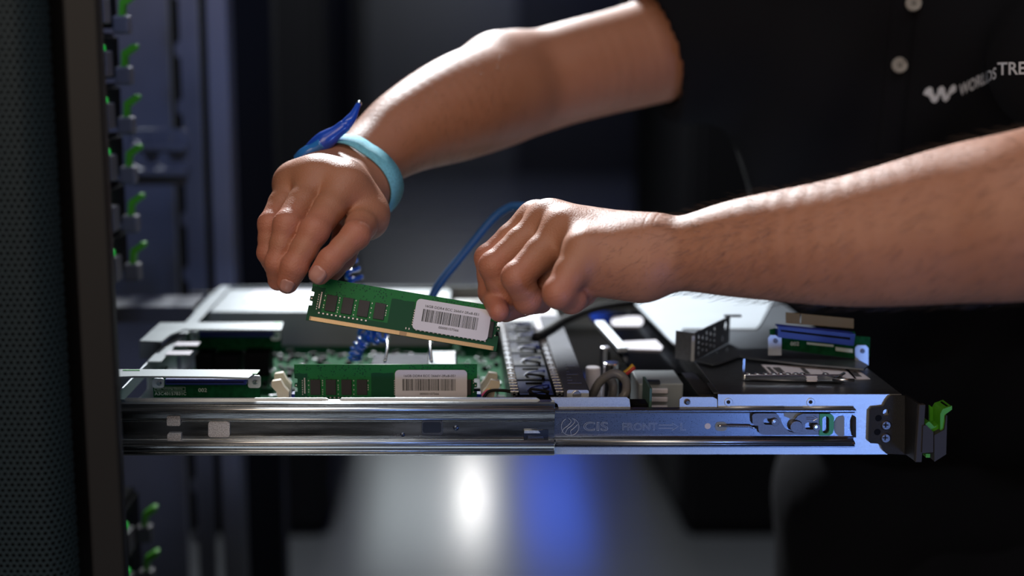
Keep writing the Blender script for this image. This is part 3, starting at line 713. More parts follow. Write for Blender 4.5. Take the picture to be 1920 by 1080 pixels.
riser([(221, 692), (488, 693), (466, 708), (400, 706), (290, 705), (250, 705), (222, 706)],
      [[(219, 704), (262, 704.5), (248, 707), (240, 712), (233, 720), (222, 731), (219, 732)]],
      (309, 462, 711, 722), (286, 488, 708, 752), Y0 + .030, [(286, 308, 709, 727), (465, 489, 704, 727)], 'green riser card under a steel bracket, nearest on the left, marked 002',
      [[(230, 693), (262, 693), (262, 694.4), (230, 694.4)], [(477, 694), (487, 694), (482, 701), (473, 701)]], text=True)
riser([(300, 605), (531, 604), (527, 618), (345, 617), (318, 628), (303, 640), (262, 639)],
      [[(262, 638), (303, 638), (303, 655), (290, 672), (262, 672)]],
      (373, 512, 620, 632), (350, 528, 618, 657), Y0 + .215, [(356, 372, 620, 640), (508, 526, 618, 638)], 'green riser card under a steel bracket, farther back on the left, blurred',
      [[(515, 605), (527, 605), (524, 612), (513, 612)]])

# ---- power supply cage across the far left
yp = Y0 + .262
zc = ZT - .003
a = PZ(362, 584, zc)
px1 = PZ(845, 584, zc)[0]
psu = obj('power_supply', boxes((a[0], px1, a[1], Y1 - .004, ZB + .0015, zc)), M_WHITEM, srv, bevel=.001)
q = [tuple(PZ(x, y, zc)[:2]) for x, y in ((455, 566), (640, 566), (650, 545), (478, 545))]
obj('case_label', xf(plate(q, [], .0004), Matrix.Translation((0, 0, zc + .0003))), M_LABEL, psu)
q = [tuple(PZ(x, y, zc)[:2]) for x, y in ((356, 550), (400, 550), (404, 546), (360, 546))]
obj('case_slot', xf(plate(q, [], .0004), Matrix.Translation((0, 0, zc + .0003))), M_BLACK, psu)
# air baffle right of it with round opening
bf = obj('air_baffle', boxes((px1 + .004, PZ(1050, 600, ZT - .012)[0], a[1] - .02, Y1 - .004, ZT - .016, ZT - .012)), mat('baffle_steel', (.34, .35, .34), .5, .4), srv, bevel=.0006)
bm = bmesh.new(); s = PZ(905, 578, ZT - .012); cyl(bm, s, s + np.array([0, 0, .002]), .026, 28, .024)
obj('copper_ring', bm, mat('yellowed_tape', (.30, .20, .05), .5), bf)
bm = bmesh.new(); cyl(bm, s + np.array([.006, -.002, .002]), s + np.array([.006, -.002, .0035]), .02, 28)
obj('ring_core', bm, M_BLACK, bf)

# ---- CPU heatsink with spring wires
hs = P2(620, 678, Y0 + .075); hx1 = P2(848, 678, Y0 + .075)[0]; hz = PY(700, 641, Y0 + .12)[2]
sink = obj('heat_sink', boxes((hs[0] + .010, hx1, Y0 + .074, Y0 + .168, ZMB + .001, ZMB + .006)), M_DARKTOP, srv, bevel=.0005)
bm = bmesh.new()
y = Y0 + .078
while y < Y0 + .165: box(bm, hs[0] + .028, hx1 - .003, y, y + .0007, ZMB + .006, ZMB + .027); y += .0034
obj('fins', bm, mat('fin_metal', (.035, .042, .065), .5, .2), sink)
for b6 in ((hs[0] + .022, hx1 - .002, Y0 + .070, Y0 + .076, ZMB + .018, ZMB + .0225), (hs[0] + .002, hs[0] + .022, Y0 + .070, Y0 + .090, ZMB, ZMB + .0205), (hx1 - .002, hx1 + .022, Y0 + .070, Y0 + .100, ZMB, ZMB + .0225)): obj('sink_frame', boxes(b6), M_BLACK, sink, bevel=.0006)
obj('top_sticker', boxes((P2(728, 677, Y0 + .07)[0], P2(806, 677, Y0 + .07)[0], Y0 + .0695, Y0 + .077, ZMB + .0225, ZMB + .0235)), M_LABEL, sink)
obj('copper_block', boxes((hx1 - .020, hx1 + .004, Y0 + .11, Y0 + .16, ZMB + .010, ZMB + .031)), M_CHROME, sink, bevel=.0015)
for xx, dx in ((722, 4), (809, -2)):
    bm = bmesh.new(); tube(bm, smooth_path([P2(xx, 678, Y0 + .07), P2(xx + dx, 655, Y0 + .085), P2(xx + dx, 638, Y0 + .10), P2(xx + dx + 2, 632, Y0 + .115), P2(xx + dx + 2, 640, Y0 + .135)], 6), .0013, 8)
    obj('spring_wire', bm, M_CHROME, sink, smooth=True)

# ---- small board parts: capacitors, black inductors, connectors
def cap(px, py, Y, r, h, label, m=M_CHROME):
    q = PY(px, py, Y); bm = bmesh.new(); cyl(bm, (q[0], Y, ZMB + .001), (q[0], Y, ZMB + h), r, 20); obj('capacitor', bm, m, srv, bevel=.0006, smooth=False)
caps = [(333, 690, .12), (350, 690, .123), (447, 690, .10), (575, 690, .105), (600, 690, .12), (322, 730, .045), (333, 735, .035), (505, 712, .06), (522, 708, .075), (540, 706, .075), (306, 728, .06)]
for px, py, dy in caps:
    cap(px, py, Y0 + dy, .0036, .013, 'small metal-can capacitor standing on the green mainboard')
def block(name, px0, px1, Y, dY, h, m, label, cat, group=None):
    a = PY(px0, 700, Y)[0]; b = PY(px1, 700, Y)[0]
    return obj(name, boxes((a, b, Y, Y + dY, ZMB, ZMB + h)), m, srv, bevel=.0006)
block('black_connector', 366, 398, Y0 + .19, .03, .020, M_BLACK, 'low black connector block left of the black bank behind the near riser', 'connector')
block('black_connector', 402, 448, Y0 + .19, .03, .0185, M_BLACK, 'middle black connector block behind the near riser', 'connector')
block('black_connector', 458, 505, Y0 + .194, .03, .0205, M_BLACK, 'right black connector block behind the near riser', 'connector')
block('blue_connector', 222, 240, Y0 + .012, .012, .012, mat('light_blue_plastic', (.03, .18, .62), .45), 'small light blue connector at the left end of the mainboard', 'connector')
block('blue_connector', 262, 278, Y0 + .050, .01, .014, M_BLUEP, 'small dark blue connector behind the left end of the near riser', 'connector')
obj('io_shield', boxes((XL + .002, XL + .012, Y0 + .105, Y0 + .118, ZB + .004, ZB + .036)), M_CHROME, srv, bevel=.0006)
obj('io_shield', boxes((XL + .014, XL + .022, Y0 + .098, Y0 + .106, ZB + .006, ZB + .037)), M_CHROME, srv, bevel=.0006)

# ---- small chips and resistors strewn over the mainboard
bm = bmesh.new(); rnd = random.Random(11)
for k in range(420):
    x = rnd.uniform(XL + .016, mbx1 - .004); y = rnd.uniform(Y0 + .012, Y0 + .28); a = rnd.uniform(.0008, .0032); b = rnd.uniform(.0008, .0028)
    box(bm, x - a, x + a, y - b, y + b, ZMB, ZMB + rnd.uniform(.0008, .0045))
o = obj('board_components', bm, M_BLACK, srv); o['kind'] = 'stuff'
bm = bmesh.new()
for k in range(260):
    x = rnd.uniform(XL + .016, mbx1 - .004); y = rnd.uniform(Y0 + .012, Y0 + .28); a = rnd.uniform(.0006, .0018); b = rnd.uniform(.0005, .0014)
    box(bm, x - a, x + a, y - b, y + b, ZMB, ZMB + rnd.uniform(.0008, .003))
o = obj('solder_parts', bm, M_BRUSH, srv); o['kind'] = 'stuff'
# ---- fan row
def comb(pxa, Ya, Yb, label, X):
    t = obj('fan_partition', boxes((X - .0008, X + .0008, Ya, Yb, ZB + .0012, ZT - .0035)), M_BLACKM, srv)
    bm = bmesh.new(); y = Ya; b2 = bmesh.new()
    while y < Yb - .014:
        box(bm, X - .0024, X + .0024, y, y + .0105, ZT - .0040, ZT - .0012)
        for e in (y + .001, y + .0095): cyl(b2, (X - .0028, e, ZT - .0012), (X + .0030, e, ZT - .0012), .0010, 10)
        y += .0165
    box(bm, X - .0012, X + .0012, Ya, Yb - .014, ZT - .0040, ZT - .0022); f_ = obj('folded_tabs', bm, M_DARKTOP, t, bevel=.0003)
    box(b2, X - .0006, X + .0006, Ya, Yb - .014, ZT - .0018, ZT - .0010); obj('bright_edges', b2, M_BRUSH, f_)
xc1 = FX(966, 740); xc2 = FX(1052, 740)
comb(966, Y0 + .012, Y0 + .30, 'left fan partition with bright folded tabs along its top', xc1)
comb(1052, Y0 + .012, Y0 + .30, 'right fan partition with bright folded tabs beside the flat cover', xc2)
def make_fan():
    t = empty('cooling_fan', (0, 0, 0), 'x', 'fan', 'cooling fans between the partitions')
    W = xc2 - xc1 - .008
    ms = [YZl(plate(rrect(-.0195, .0195, 0, .038, .003), [circ(0, .019, .0175, 28)], .006), x + .003) for x in (-W / 2, W / 2 - .006)]
    bm = join(ms)
    for y, z in ((-.0175, .002), (.0175, .002), (-.0175, .036), (.0175, .036)): box(bm, -W / 2, W / 2, y - .002, y + .002, z - .002, z + .002)
    box(bm, -W / 2 + .001, W / 2 - .001, -.014, .014, .0350, .0369)
    obj('housing', bm, M_FANP, t, local=True)
    bm = bmesh.new(); cyl(bm, (-W / 2 + .003, 0, .019), (W / 2 - .003, 0, .019), .009, 20)
    for k in range(7):
        a = 2 * math.pi * k / 7; c, s = math.cos(a), math.sin(a)
        v = [bm.verts.new((x, c * r - s * o, .019 + s * r + c * o)) for x, r, o in ((-.006, .008, -.003), (.006, .008, .003), (.006, .0165, .005), (-.006, .0165, -.004))]
        bm.faces.new(v)
    obj('rotor', bm, M_BLACK, t, local=True)
    obj('fan_label', boxes((-.010, .012, -.012, .010, .0366, .0371)), M_FANP, t, local=True)
    bm = bmesh.new()
    tube(bm, smooth_path([(-W / 2 + .01, -.016, .037), (-.004, -.010, .0395), (.008, -.016, .0395), (W / 2 - .006, -.012, .037)], 5), .0010, 6)
    obj('fan_wire', bm, M_BLKC, t, local=True)
    bm = bmesh.new()
    tube(bm, smooth_path([(-W / 2 + .006, -.006, .037), (-.002, -.002, .0390), (.010, .004, .0390), (W / 2 - .004, .002, .037)], 5), .0005, 6)
    obj('fan_wire', bm, M_BLUEP, t, local=True, label='blue fan wire')
    return t
def YZl(me, X): return xf(me, Matrix.Translation((X, 0, 0)) @ Matrix(((0, 0, 1, 0), (1, 0, 0, 0), (0, 1, 0, 0), (0, 0, 0, 1))))
fan = make_fan(); ords = ['nearest', 'second nearest', 'third nearest', 'fourth nearest', 'fifth nearest', 'sixth nearest']
for k in range(6):
    lb = 'black cooling fan between the partitions, %s to the rail' % ords[k]
    lc = ((xc1 + xc2) / 2, Y0 + .034 + .044 * k, ZB + .0022)
    if k == 0: fan['label'] = lb; fan.location = lc
    else: copy_thing(fan, lb, loc=lc)
# flat cover right of the fans with end face and screw
xk0 = FX(1059, 740); xk1 = FX(1107, 740)
cov = obj('cable_duct', boxes((xk0, xk1, Y0 + .006, Y0 + .27, ZB + .0015, ZT + .002)), mat('duct_steel', (.05, .055, .075), .6, spec=.2, noise=.2, nscale=60), srv, bevel=.0006)
bm = bmesh.new()
for k in range(9): box(bm, xk0 + .004 + .0005 * k, xk1 - .004 - (.006 if k % 3 else 0), Y0 + .022 + k * .0085, Y0 + .0235 + k * .0085, ZT + .002, ZT + .0026)
obj('pressed_ribs', bm, M_DARKTOP, cov)
me = plate([tuple(PY(x, y, Y0 + .004)[[0, 2]]) for x, y in rrect(1063, 1104, 731, 760, 4)], [], .0012); fp = obj('end_face', xf(me, Mfront(Y0 + .004)), M_GALV, cov, bevel=.0003)
disc('screw', 1081, 740, .0030, M_BRUSH, Y0 + .003, .0008, cov)

obj('bay_shade_sheet', boxes((mbx1 + .001, bx0 - .001, Y0 + .004, Y1 - .004, ZB + .0013, ZB + .0017)), mat('gloss_black_sheet', (.003, .003, .004), .14, spec=.3), srv)  # added black sheet, darkens the bay floor where bare steel would glare
# ---- middle bay: cables, white ribbed block, upright board, dark covers
def rod(name, pts, r, m, label, cat, group=None, n=8, parent=None):
    bm = bmesh.new(); tube(bm, smooth_path(pts, 10), r, n); o = obj(name, bm, m, parent, smooth=True)
    return tag(o, label, cat, group) if not parent else o
rod('grey_cable', [P2(1108, 748, Y0 + .05), P2(1125, 716, Y0 + .05), P2(1152, 700, Y0 + .045), P2(1172, 712, Y0 + .04), P2(1174, 735, Y0 + .03), P2(1162, 752, Y0 + .03)], .0034, M_GREYC, 'thick grey cable arching between the duct and the white block', 'cable')
rod('grey_cable', [P2(1146, 755, Y0 + .07), P2(1150, 725, Y0 + .07), P2(1142, 705, Y0 + .08)], .0034, M_GREYC, 'grey cable rising inside the arch of the thicker one', 'cable')
rod('yellow_wire', [P2(1160, 706, Y0 + .07), P2(1175, 697, Y0 + .07), P2(1188, 685, Y0 + .07)], .0018, M_YEL, 'short yellow wire end above the grey cable arch', 'wire')
rod('red_wire', [P2(1163, 709, Y0 + .068), P2(1178, 699, Y0 + .068), P2(1190, 689, Y0 + .068)], .0014, M_RED, 'short red wire end under the yellow one', 'wire')
rod('red_wire', [P2(1100, 705, Y0 + .10), P2(1115, 706, Y0 + .10), P2(1126, 716, Y0 + .10)], .0022, M_RED, 'dark red wire behind the grey cable arch', 'wire')
for k in range(3): rod('red_wire', [P2(1182 + k, 764, Y0 + .02), P2(1190, 758 - k, Y0 + .02), P2(1200 - 2 * k, 754 + k * 2, Y0 + .02)], .0007, M_RED, ['uppermost', 'middle', 'lowest'][k] + ' of the three thin red wires at the foot of the upright green board', 'wire', 'thin red wires by the upright board')
rod('black_cable', [P2(900, 760, Y0 + .02), P2(915, 735, Y0 + .02), P2(940, 732, Y0 + .02), P2(962, 735, Y0 + .02)], .0012, M_BLKC, 'thin black cable running from the module clip to the fans', 'cable')
rod('pink_wire', [P2(904, 742, Y0 + .022), P2(909, 736, Y0 + .022), P2(916, 732, Y0 + .022)], .0009, mat('pink_plastic', (.6, .06, .25), .4), 'thin pink wire beside the seated memory module', 'wire')
rod('orange_wire', [P2(908, 738, Y0 + .024), P2(913, 732, Y0 + .024), P2(920, 730, Y0 + .024)], .0009, M_YEL, 'thin orange wire beside the seated memory module', 'wire')
rod('black_cable', [P2(1005, 632, Y0 + .17), P2(1030, 618, Y0 + .20), P2(1060, 600, Y0 + .24), P2(1120, 578, Y0 + .30), P2(1200, 566, Y0 + .34)], .0042, M_BLKC, 'thick black cable curving over the far side of the fans', 'cable')
a = PY(1197, 705, Y0 + .06)[0]; b = PY(1281, 705, Y0 + .06)[0]
wb = obj('white_block', boxes((a, b, Y0 + .058, Y0 + .10, ZB + .0015, ZT - .007)), M_WHITEM, srv, bevel=.001)
for k in range(5): obj('rib', boxes((a + .004, b - .012, Y0 + .055, Y0 + .058, ZB + .004 + .0065 * k, ZB + .0075 + .0065 * k)), M_LABEL, wb, bevel=.0005)
obj('top_tab', boxes((a + .006, a + .016, Y0 + .056, Y0 + .062, ZT - .007, ZT - .005)), M_CHROME, wb)
a = PY(1218, 730, Y0 + .006)[0]
ub = obj('upright_board', boxes((a, a + .0018, Y0 + .006, Y0 + .040, ZB + .0015, PY(1218, 728, Y0 + .006)[2])), mat('dull_green_board', (.05, .12, .10), .5), srv, bevel=.0002)
obj('plug', boxes((a - .014, a - .0005, Y0 + .008, Y0 + .022, ZB + .010, ZT - .009)), M_BLACK, ub, bevel=.0006)
# dark shroud with bright slots
zs = ZT - .008
def flat(pts, z, th, name, m, parent, bevel=.0004):
    return obj(name, xf(plate([tuple(PZ(x, y, z)[:2]) for x, y in pts], [], th), Matrix.Translation((0, 0, z - th / 2))), m, parent, bevel=bevel)
M_GLOSS = mat('gloss_black_plastic', (.003, .003, .004), .12, spec=.3)
shr = flat([(1100, 585), (1215, 580), (1355, 700), (1190, 700)], zs, .002, 'air_shroud', M_GLOSS, srv)
flat(rrect(1146, 1206, 593, 611, 8), zs + .0012, .001, 'slot_insert', M_LABEL, shr)
flat([(1168, 640), (1230, 637), (1243, 650), (1240, 656), (1176, 654), (1167, 648)], zs + .0012, .001, 'slot_insert', M_LABEL, shr)
b0, b1 = PZ(1124, 606, zs + .004), PZ(1168, 656, zs + .004)
bm = bmesh.new(); box(bm, 0, (Vector(b1) - Vector(b0)).length, -.004, .004, -.002, .002, M=Matrix.Translation(b0) @ (Vector(b1) - Vector(b0)).to_track_quat('X', 'Z').to_matrix().to_4x4())
obj('steel_strap', bm, M_GALV, shr, bevel=.0005)
# small bright parts around it
for k, (px, py, dy, r, m) in enumerate([(1112, 688, .10, .007, M_LABEL), (1146, 679, .10, .008, M_CHROME), (1135, 650, .16, .005, M_BRUSH)]):
    qv = PY(px, py, Y0 + dy); bm = bmesh.new(); cyl(bm, (qv[0], qv[1], ZB + .0015), (qv[0], qv[1], qv[2]), r, 18, r * .8)
    obj('standoff', bm, m, srv, bevel=.001)
# far right pale plate
fp = flat([(1192, 570), (1260, 641), (1268, 646), (1280, 616), (1418, 616), (1425, 608), (1450, 560), (1450, 535), (1170, 535)], ZT + .002, .0016, 'cover_plate', mat('bright_cover_steel', (.42, .47, .52), .55, .15, noise=.05, nscale=20), srv)
a = PZ(1262, 640, ZT)[:2]; obj('cover_leg', boxes((a[0] + .01, a[0] + .13, Y1 - .06, Y1 - .058, ZB + .002, ZT)), M_WHITEM, fp)
flat([(1000, 585), (1035, 580), (1056, 618), (1005, 616)], ZT, .0016, 'tongue_plate', M_LABEL, bf)

# ---- riser cage lying on the drive bay lid
YB = Y0 + .115
zl = LIDZ + .0008
cage = empty('riser_cage', (*PZ(1450, 670, zl)[:2], zl), 'loose steel riser cage with perforated end and green card, lying on the drive bay lid', 'riser cage')
obj('cage_plate', xf(plate([tuple(PZ(x, y, zl + .003)[:2]) for x, y in ((1302, 676), (1375, 655), (1440, 654), (1610, 676), (1628, 686), (1620, 693), (1590, 690), (1512, 684), (1404, 672), (1388, 668), (1348, 682), (1336, 684))], [], .0012), Matrix.Translation((0, 0, zl + .003))), M_DARKTOP, cage, bevel=.0003)
# end face: plain part (1258..1300) and perforated wing (1300..1370)
A0 = PZ(1266, 672, zl)[:3]; A1 = PZ(1300, 677, zl); A2 = PZ(1366, 642, zl)
ht = PY(1262, 620, A0[1])[2] - zl
def wall_sheet(a, b, h0, h1, holes, name, m):
    a, b = Vector((a[0], a[1], 0)), Vector((b[0], b[1], 0)); d = b - a; Lg = d.length
    H = []
    for (u, v, r, s) in holes: H.append([(u * Lg + r * math.cos(t), v * (h0 + (h1 - h0) * u) + s * math.sin(t)) for t in np.linspace(0, 2 * math.pi, 7)[:-1]])
    me = plate([(0, 0), (Lg, 0), (Lg, h1), (0, h0)], H, .0012)
    M = Matrix.Translation((a.x, a.y, zl)) @ Matrix.Rotation(math.atan2(d.y, d.x), 4, 'Z') @ Matrix.Rotation(math.radians(90), 4, 'X')
    return obj(name, xf(me, M), m, cage, bevel=.0002)
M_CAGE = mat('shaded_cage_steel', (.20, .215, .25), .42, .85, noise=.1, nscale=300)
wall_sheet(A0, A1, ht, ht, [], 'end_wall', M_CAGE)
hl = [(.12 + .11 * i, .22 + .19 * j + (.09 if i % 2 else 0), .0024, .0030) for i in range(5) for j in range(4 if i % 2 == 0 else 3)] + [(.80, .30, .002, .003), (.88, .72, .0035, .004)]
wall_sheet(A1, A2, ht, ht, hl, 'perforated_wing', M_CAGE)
d = Vector((A2[0] - A1[0], A2[1] - A1[1], 0)).normalized()
bm = bmesh.new(); box(bm, A2[0] - .004, A2[0] + .010, A2[1], A2[1] + .004, zl + ht - .001, zl + ht + .0005); obj('end_lip', bm, M_CAGE, cage)
bm = bmesh.new(); box(bm, A1[0] - .0022, A1[0] + .0005, A1[1] - .002, A1[1] + .0006, zl, zl + ht * .9); obj('corner_fold', bm, M_GALV, cage, bevel=.0004)
# riser card standing on the cage
Yc = PZ(1530, 682, zl)[1]
def cq(px, py): return tuple(PY(px, py, Yc)[[0, 2]])
bd = obj('riser_board', xf(plate([cq(*p) for p in ((1443, 618), (1470, 612), (1602, 622), (1604, 630), (1631, 632), (1630, 668), (1600, 672), (1445, 652))], [], .0016), Mfront(Yc)), M_PCB, cage)
obj('edge_connector', xf(plate([cq(*p) for p in ((1474, 586), (1601, 598), (1601, 616), (1474, 606))], [[cq(*p) for p in ((1500, 588.6), (1503, 589), (1503, 607), (1500, 607))]], .0012), Mfront(Yc + .001)), mat('shadowed_gold_edge', (.20, .135, .05), .6, .3), cage)  # gold darkened, the arm's shadow put into its colour
bm = join([xf(plate([tuple(PY(x, y, Yc - .008)[[0, 2]]) for x, y in ((1458, 611), (1603, 626), (1600, 648), (1458, 632))], [], .009), Mfront(Yc - .0045))])
cn = obj('slot_connector', bm, M_BLUEP, cage, bevel=.0006)
obj('slot_opening', xf(plate([tuple(PY(x, y, Yc - .0092)[[0, 2]]) for x, y in ((1464, 618.5), (1594, 633), (1594, 637), (1464, 621.5))], [], .0006), Mfront(Yc - .0092)), M_BLACK, cn)
for x0, y0 in ((1440, 628), (1603, 647)):
    tb = obj('bracket_tab', xf(plate([tuple(PY(x, y, Yc - .003)[[0, 2]]) for x, y in [(x0, y0 + 38), (x0, y0 + 5), (x0 + 4, y0), (x0 + 20, y0), (x0 + 25, y0 + 5), (x0 + 25, y0 + 38)]], [], .0012), Mfront(Yc - .003)), M_GALV, cage, bevel=.0003)
    disc('screw', x0 + 14, y0 + 11, .0018, M_LEVER, Yc - .0036, .001, tb)
obj('printed_text', xf(plate([cq(*p) for p in ((1512, 641), (1562, 646), (1562, 650), (1512, 645))], [], .0004), Mfront(Yc - .0010)), M_SILK, bd)
obj('printed_text', xf(plate([cq(*p) for p in ((1566, 650), (1598, 654), (1598, 661), (1566, 657))], [], .0004), Mfront(Yc - .0010)), M_SILK, bd)
me = place_text('002', 1482, 648, 7, Yc - .0012, wpx=16, embolden=.01); obj('printed_text', me, M_SILK, bd)
# the cage's near rail with round bumps
Yn = PZ(1500, 712, zl)[1]
a = P2(1394, 712, Yn); b = P2(1578, 718, Yn)
obj('near_rail', boxes((a[0], b[0], Yn - .002, Yn + .0005, zl, zl + .0042)), M_CHROME, cage, bevel=.0007)
obj('upright_edge', boxes((a[0] - .0012, a[0] + .0006, Yn - .001, Yn + .0008, zl, PY(1390, 672, Yn)[2])), M_CHROME, cage)
obj('cage_lip', xf(plate([tuple(PZ(x, y, zl + .001)[:2]) for x, y in ((1394, 700), (1570, 706), (1584, 716), (1396, 711))], [], .001), Matrix.Translation((0, 0, zl + .0010))), M_CAGE, cage)
bm = bmesh.new()
for k, px in enumerate((1404, 1420, 1436, 1451, 1464, 1477, 1492, 1504, 1548)):
    for py in (701.5 + .02 * k, 706.5 + .02 * k):
        s = PZ(px, py, zl + .002); bmesh.ops.create_uvsphere(bm, u_segments=12, v_segments=8, radius=.0026, matrix=Matrix.Translation(s) @ Matrix.Diagonal((1, 1, .5, 1)))
obj('contact_bumps', bm, M_CHROME, cage, smooth=True)
for py in (705, 711):
    o = obj('oval_opening', xf(plate([tuple(PZ(x, y, zl + .003)[:2]) for x, y in rrect(1512, 1533, py - 2.3, py + 2.3, 2.2)], [], .001), Matrix.Translation((0, 0, zl + .0026))), M_LABEL, cage)
bm = bmesh.new(); tube(bm, [PZ(1583, 700, zl + .003), PZ(1563, 712, zl + .003), PZ(1602, 713, zl + .003)], .0012, 8); obj('bent_spring', bm, M_CHROME, cage, smooth=True)
# ------------------------------------------------------------------ the person, modelled as smooth fields meshed with surface nets
A_ = np.array
def cone(a, b, ra, rb, k=.006, flat=None):
    """tapered capsule; flat=(axis, s): thickness along axis scaled by s (<1 thinner)"""
    return dict(a=A_(a, float), b=A_(b, float), ra=ra, rb=rb, k=k, flat=flat)
def ev_cone(p, P3):
    a, b = p['a'], p['b']; v = P3 - a
    if p['flat'] is not None:
        ax, s = p['flat']; ax = ax / np.linalg.norm(ax)
        ba = b - a; v = v + np.outer(v @ ax, ax) * (1 / s - 1); ba = ba + ax * (ba @ ax) * (1 / s - 1)
        t = np.clip((v @ ba) / (ba @ ba + 1e-12), 0, 1); d = np.linalg.norm(v - np.outer(t, ba), axis=1) - (p['ra'] + (p['rb'] - p['ra']) * t)
        return d * (s + (1 - s) * .5)
    ba = b - a; t = np.clip((v @ ba) / (ba @ ba + 1e-12), 0, 1)
    return np.linalg.norm(v - np.outer(t, ba), axis=1) - (p['ra'] + (p['rb'] - p['ra']) * t)
def smin(a, b, k):
    h = np.clip(.5 + .5 * (b - a) / k, 0, 1); return b + (a - b) * h - k * h * (1 - h)
def near(p, c, R):
    a, b = p['a'], p['b']; ba = b - a; t = np.clip(((c - a) @ ba) / (ba @ ba + 1e-12), 0, 1)
    return np.linalg.norm(c - a - ba * t) - max(p['ra'], p['rb']) - .012 < R
def field(groups, ksep=.0012, kjoin=.007):
    """groups[0] = trunk list; others = fingers (each list)"""
    def f(P3, c, R):
        D = None
        for p in groups[0]:
            if near(p, c, R): d = ev_cone(p, P3); D = d if D is None else smin(D, d, p['k'])
        Fg = None
        for g in groups[1:]:
            d0 = None
            for p in g:
                if near(p, c, R): d = ev_cone(p, P3); d0 = d if d0 is None else smin(d0, d, p['k'])
            if d0 is not None: Fg = d0 if Fg is None else smin(Fg, d0, ksep)
        if Fg is not None: D = Fg if D is None else smin(D, Fg, kjoin)
        return np.full(len(P3), R) if D is None else D
    return f
def mesh_field(f, prims, res, N=28, post=None):
    lo = np.min([np.minimum(p['a'], p['b']) - max(p['ra'], p['rb']) - .01 for p in prims], 0); hi = np.max([np.maximum(p['a'], p['b']) + max(p['ra'], p['rb']) + .01 for p in prims], 0)
    nb = np.ceil((hi - lo) / (res * N)).astype(int); half = res * (N + 2) / 2 * math.sqrt(3)
    VK = []; VP = []; QK = []; M = N + 2
    g = np.arange(M) * res; gx, gy, gz = np.meshgrid(g, g, g, indexing='ij'); G = np.stack([gx.ravel(), gy.ravel(), gz.ravel()], 1)
    S = 1 << 20
    for bi in range(nb[0]):
        for bj in range(nb[1]):
            for bk in range(nb[2]):
                i0 = A_([bi, bj, bk]) * N - 1; org = lo + i0 * res; c = org + res * (M - 1) / 2
                if not any(near(p, c, half) for p in prims): continue
                D = f(G + org, c, half).reshape(M, M, M)
                if D.min() > 0 or D.max() < 0: continue
                s = D < 0; C = M - 1
                cnt = np.zeros((C, C, C), int); acc = np.zeros((C, C, C, 3)); 
                for ax in range(3):
                    sl0 = [slice(None)] * 3; sl1 = [slice(None)] * 3; sl0[ax] = slice(0, M - 1); sl1[ax] = slice(1, M)
                    d0, d1 = D[tuple(sl0)], D[tuple(sl1)]; cr = (s[tuple(sl0)] != s[tuple(sl1)])
                    t = np.where(cr, d0 / np.where(cr, d0 - d1, 1), 0)
                    o1, o2 = [a for a in range(3) if a != ax]
                    for u in (0, 1):
                        for v in (0, 1):
                            q = [slice(None)] * 3; q[o1] = slice(u, u + C); q[o2] = slice(v, v + C); q = tuple(q)
                            m = cr[q]; cnt += m; add = np.zeros((C, C, C, 3)); add[..., ax] = t[q]; add[..., o1] = u; add[..., o2] = v
                            acc += add * m[..., None]
                    # quads owned by this block
                    idx = np.argwhere(cr); 
                    ok = np.all(idx >= 1, 1) & np.all(idx <= N, 1); idx = idx[ok]
                    if len(idx):
                        sg = s[tuple(idx.T)]; gi = idx + i0 + 2
                        def key(off): h = gi.copy(); h[:, o1] -= off[0]; h[:, o2] -= off[1]; return (h[:, 0] * S + h[:, 1]) * S + h[:, 2]
                        q4 = np.stack([key((0, 0)), key((1, 0)), key((1, 1)), key((0, 1))], 1)
                        flip = sg if ax != 1 else ~sg
                        q4[~flip] = q4[~flip][:, ::-1]; QK.append(q4)
                m = cnt > 0; idx = np.argwhere(m); gi = idx + i0 + 2
                VK.append((gi[:, 0] * S + gi[:, 1]) * S + gi[:, 2]); VP.append(org + (idx + acc[m] / cnt[m][:, None]) * res)
    VK = np.concatenate(VK); VP = np.concatenate(VP); Q = np.concatenate(QK)
    uk, ui = np.unique(VK, return_index=True); V = VP[ui]; Qi = np.searchsorted(uk, Q); good = np.all(uk[np.clip(Qi, 0, len(uk) - 1)] == Q, 1); Qi = Qi[good]
    if post is not None: V = post(V)
    return V, Qi
def np_mesh(name, V, Q):
    me = bpy.data.meshes.new(name); me.vertices.add(len(V)); me.vertices.foreach_set('co', np.asarray(V, np.float32).ravel())
    me.loops.add(len(Q) * 4); me.loops.foreach_set('vertex_index', Q.astype(np.int32).ravel()); me.polygons.add(len(Q))
    me.polygons.foreach_set('loop_start', np.arange(0, len(Q) * 4, 4, dtype=np.int32)); me.polygons.foreach_set('loop_total', np.full(len(Q), 4, np.int32))
    me.update(calc_edges=True); me.validate(); return me
def finger(pts, rs, bulge=1.015):
    """joint points and radii -> tapered chain with slight knuckles"""
    pts = [A_(p, float) for p in pts]; g = []; rs = [r * .955 for r in rs]
    for i in range(len(pts) - 1):
        a, b = pts[i], pts[i + 1]; ra, rb = rs[i], rs[i + 1]; m = (a + b) / 2; rm = (ra + rb) / 2 * .985
        g.append(cone(a, m, ra, rm, .0022)); g.append(cone(m, b, rm, rb, .0022))
        if 0 < i: g.append(cone(a, a + (b - a) * .04, ra * bulge, ra * bulge * .98, .003))
    return g
def path(rows, n=6):
    """(point, radius) rows -> smoothly swept limb"""
    c = smooth_path([np.append(p, r) for p, r in rows], n)
    return [cone(c[i][:3], c[i + 1][:3], c[i][3], c[i + 1][3], .0008) for i in range(len(c) - 1)]

RES = 0.0012
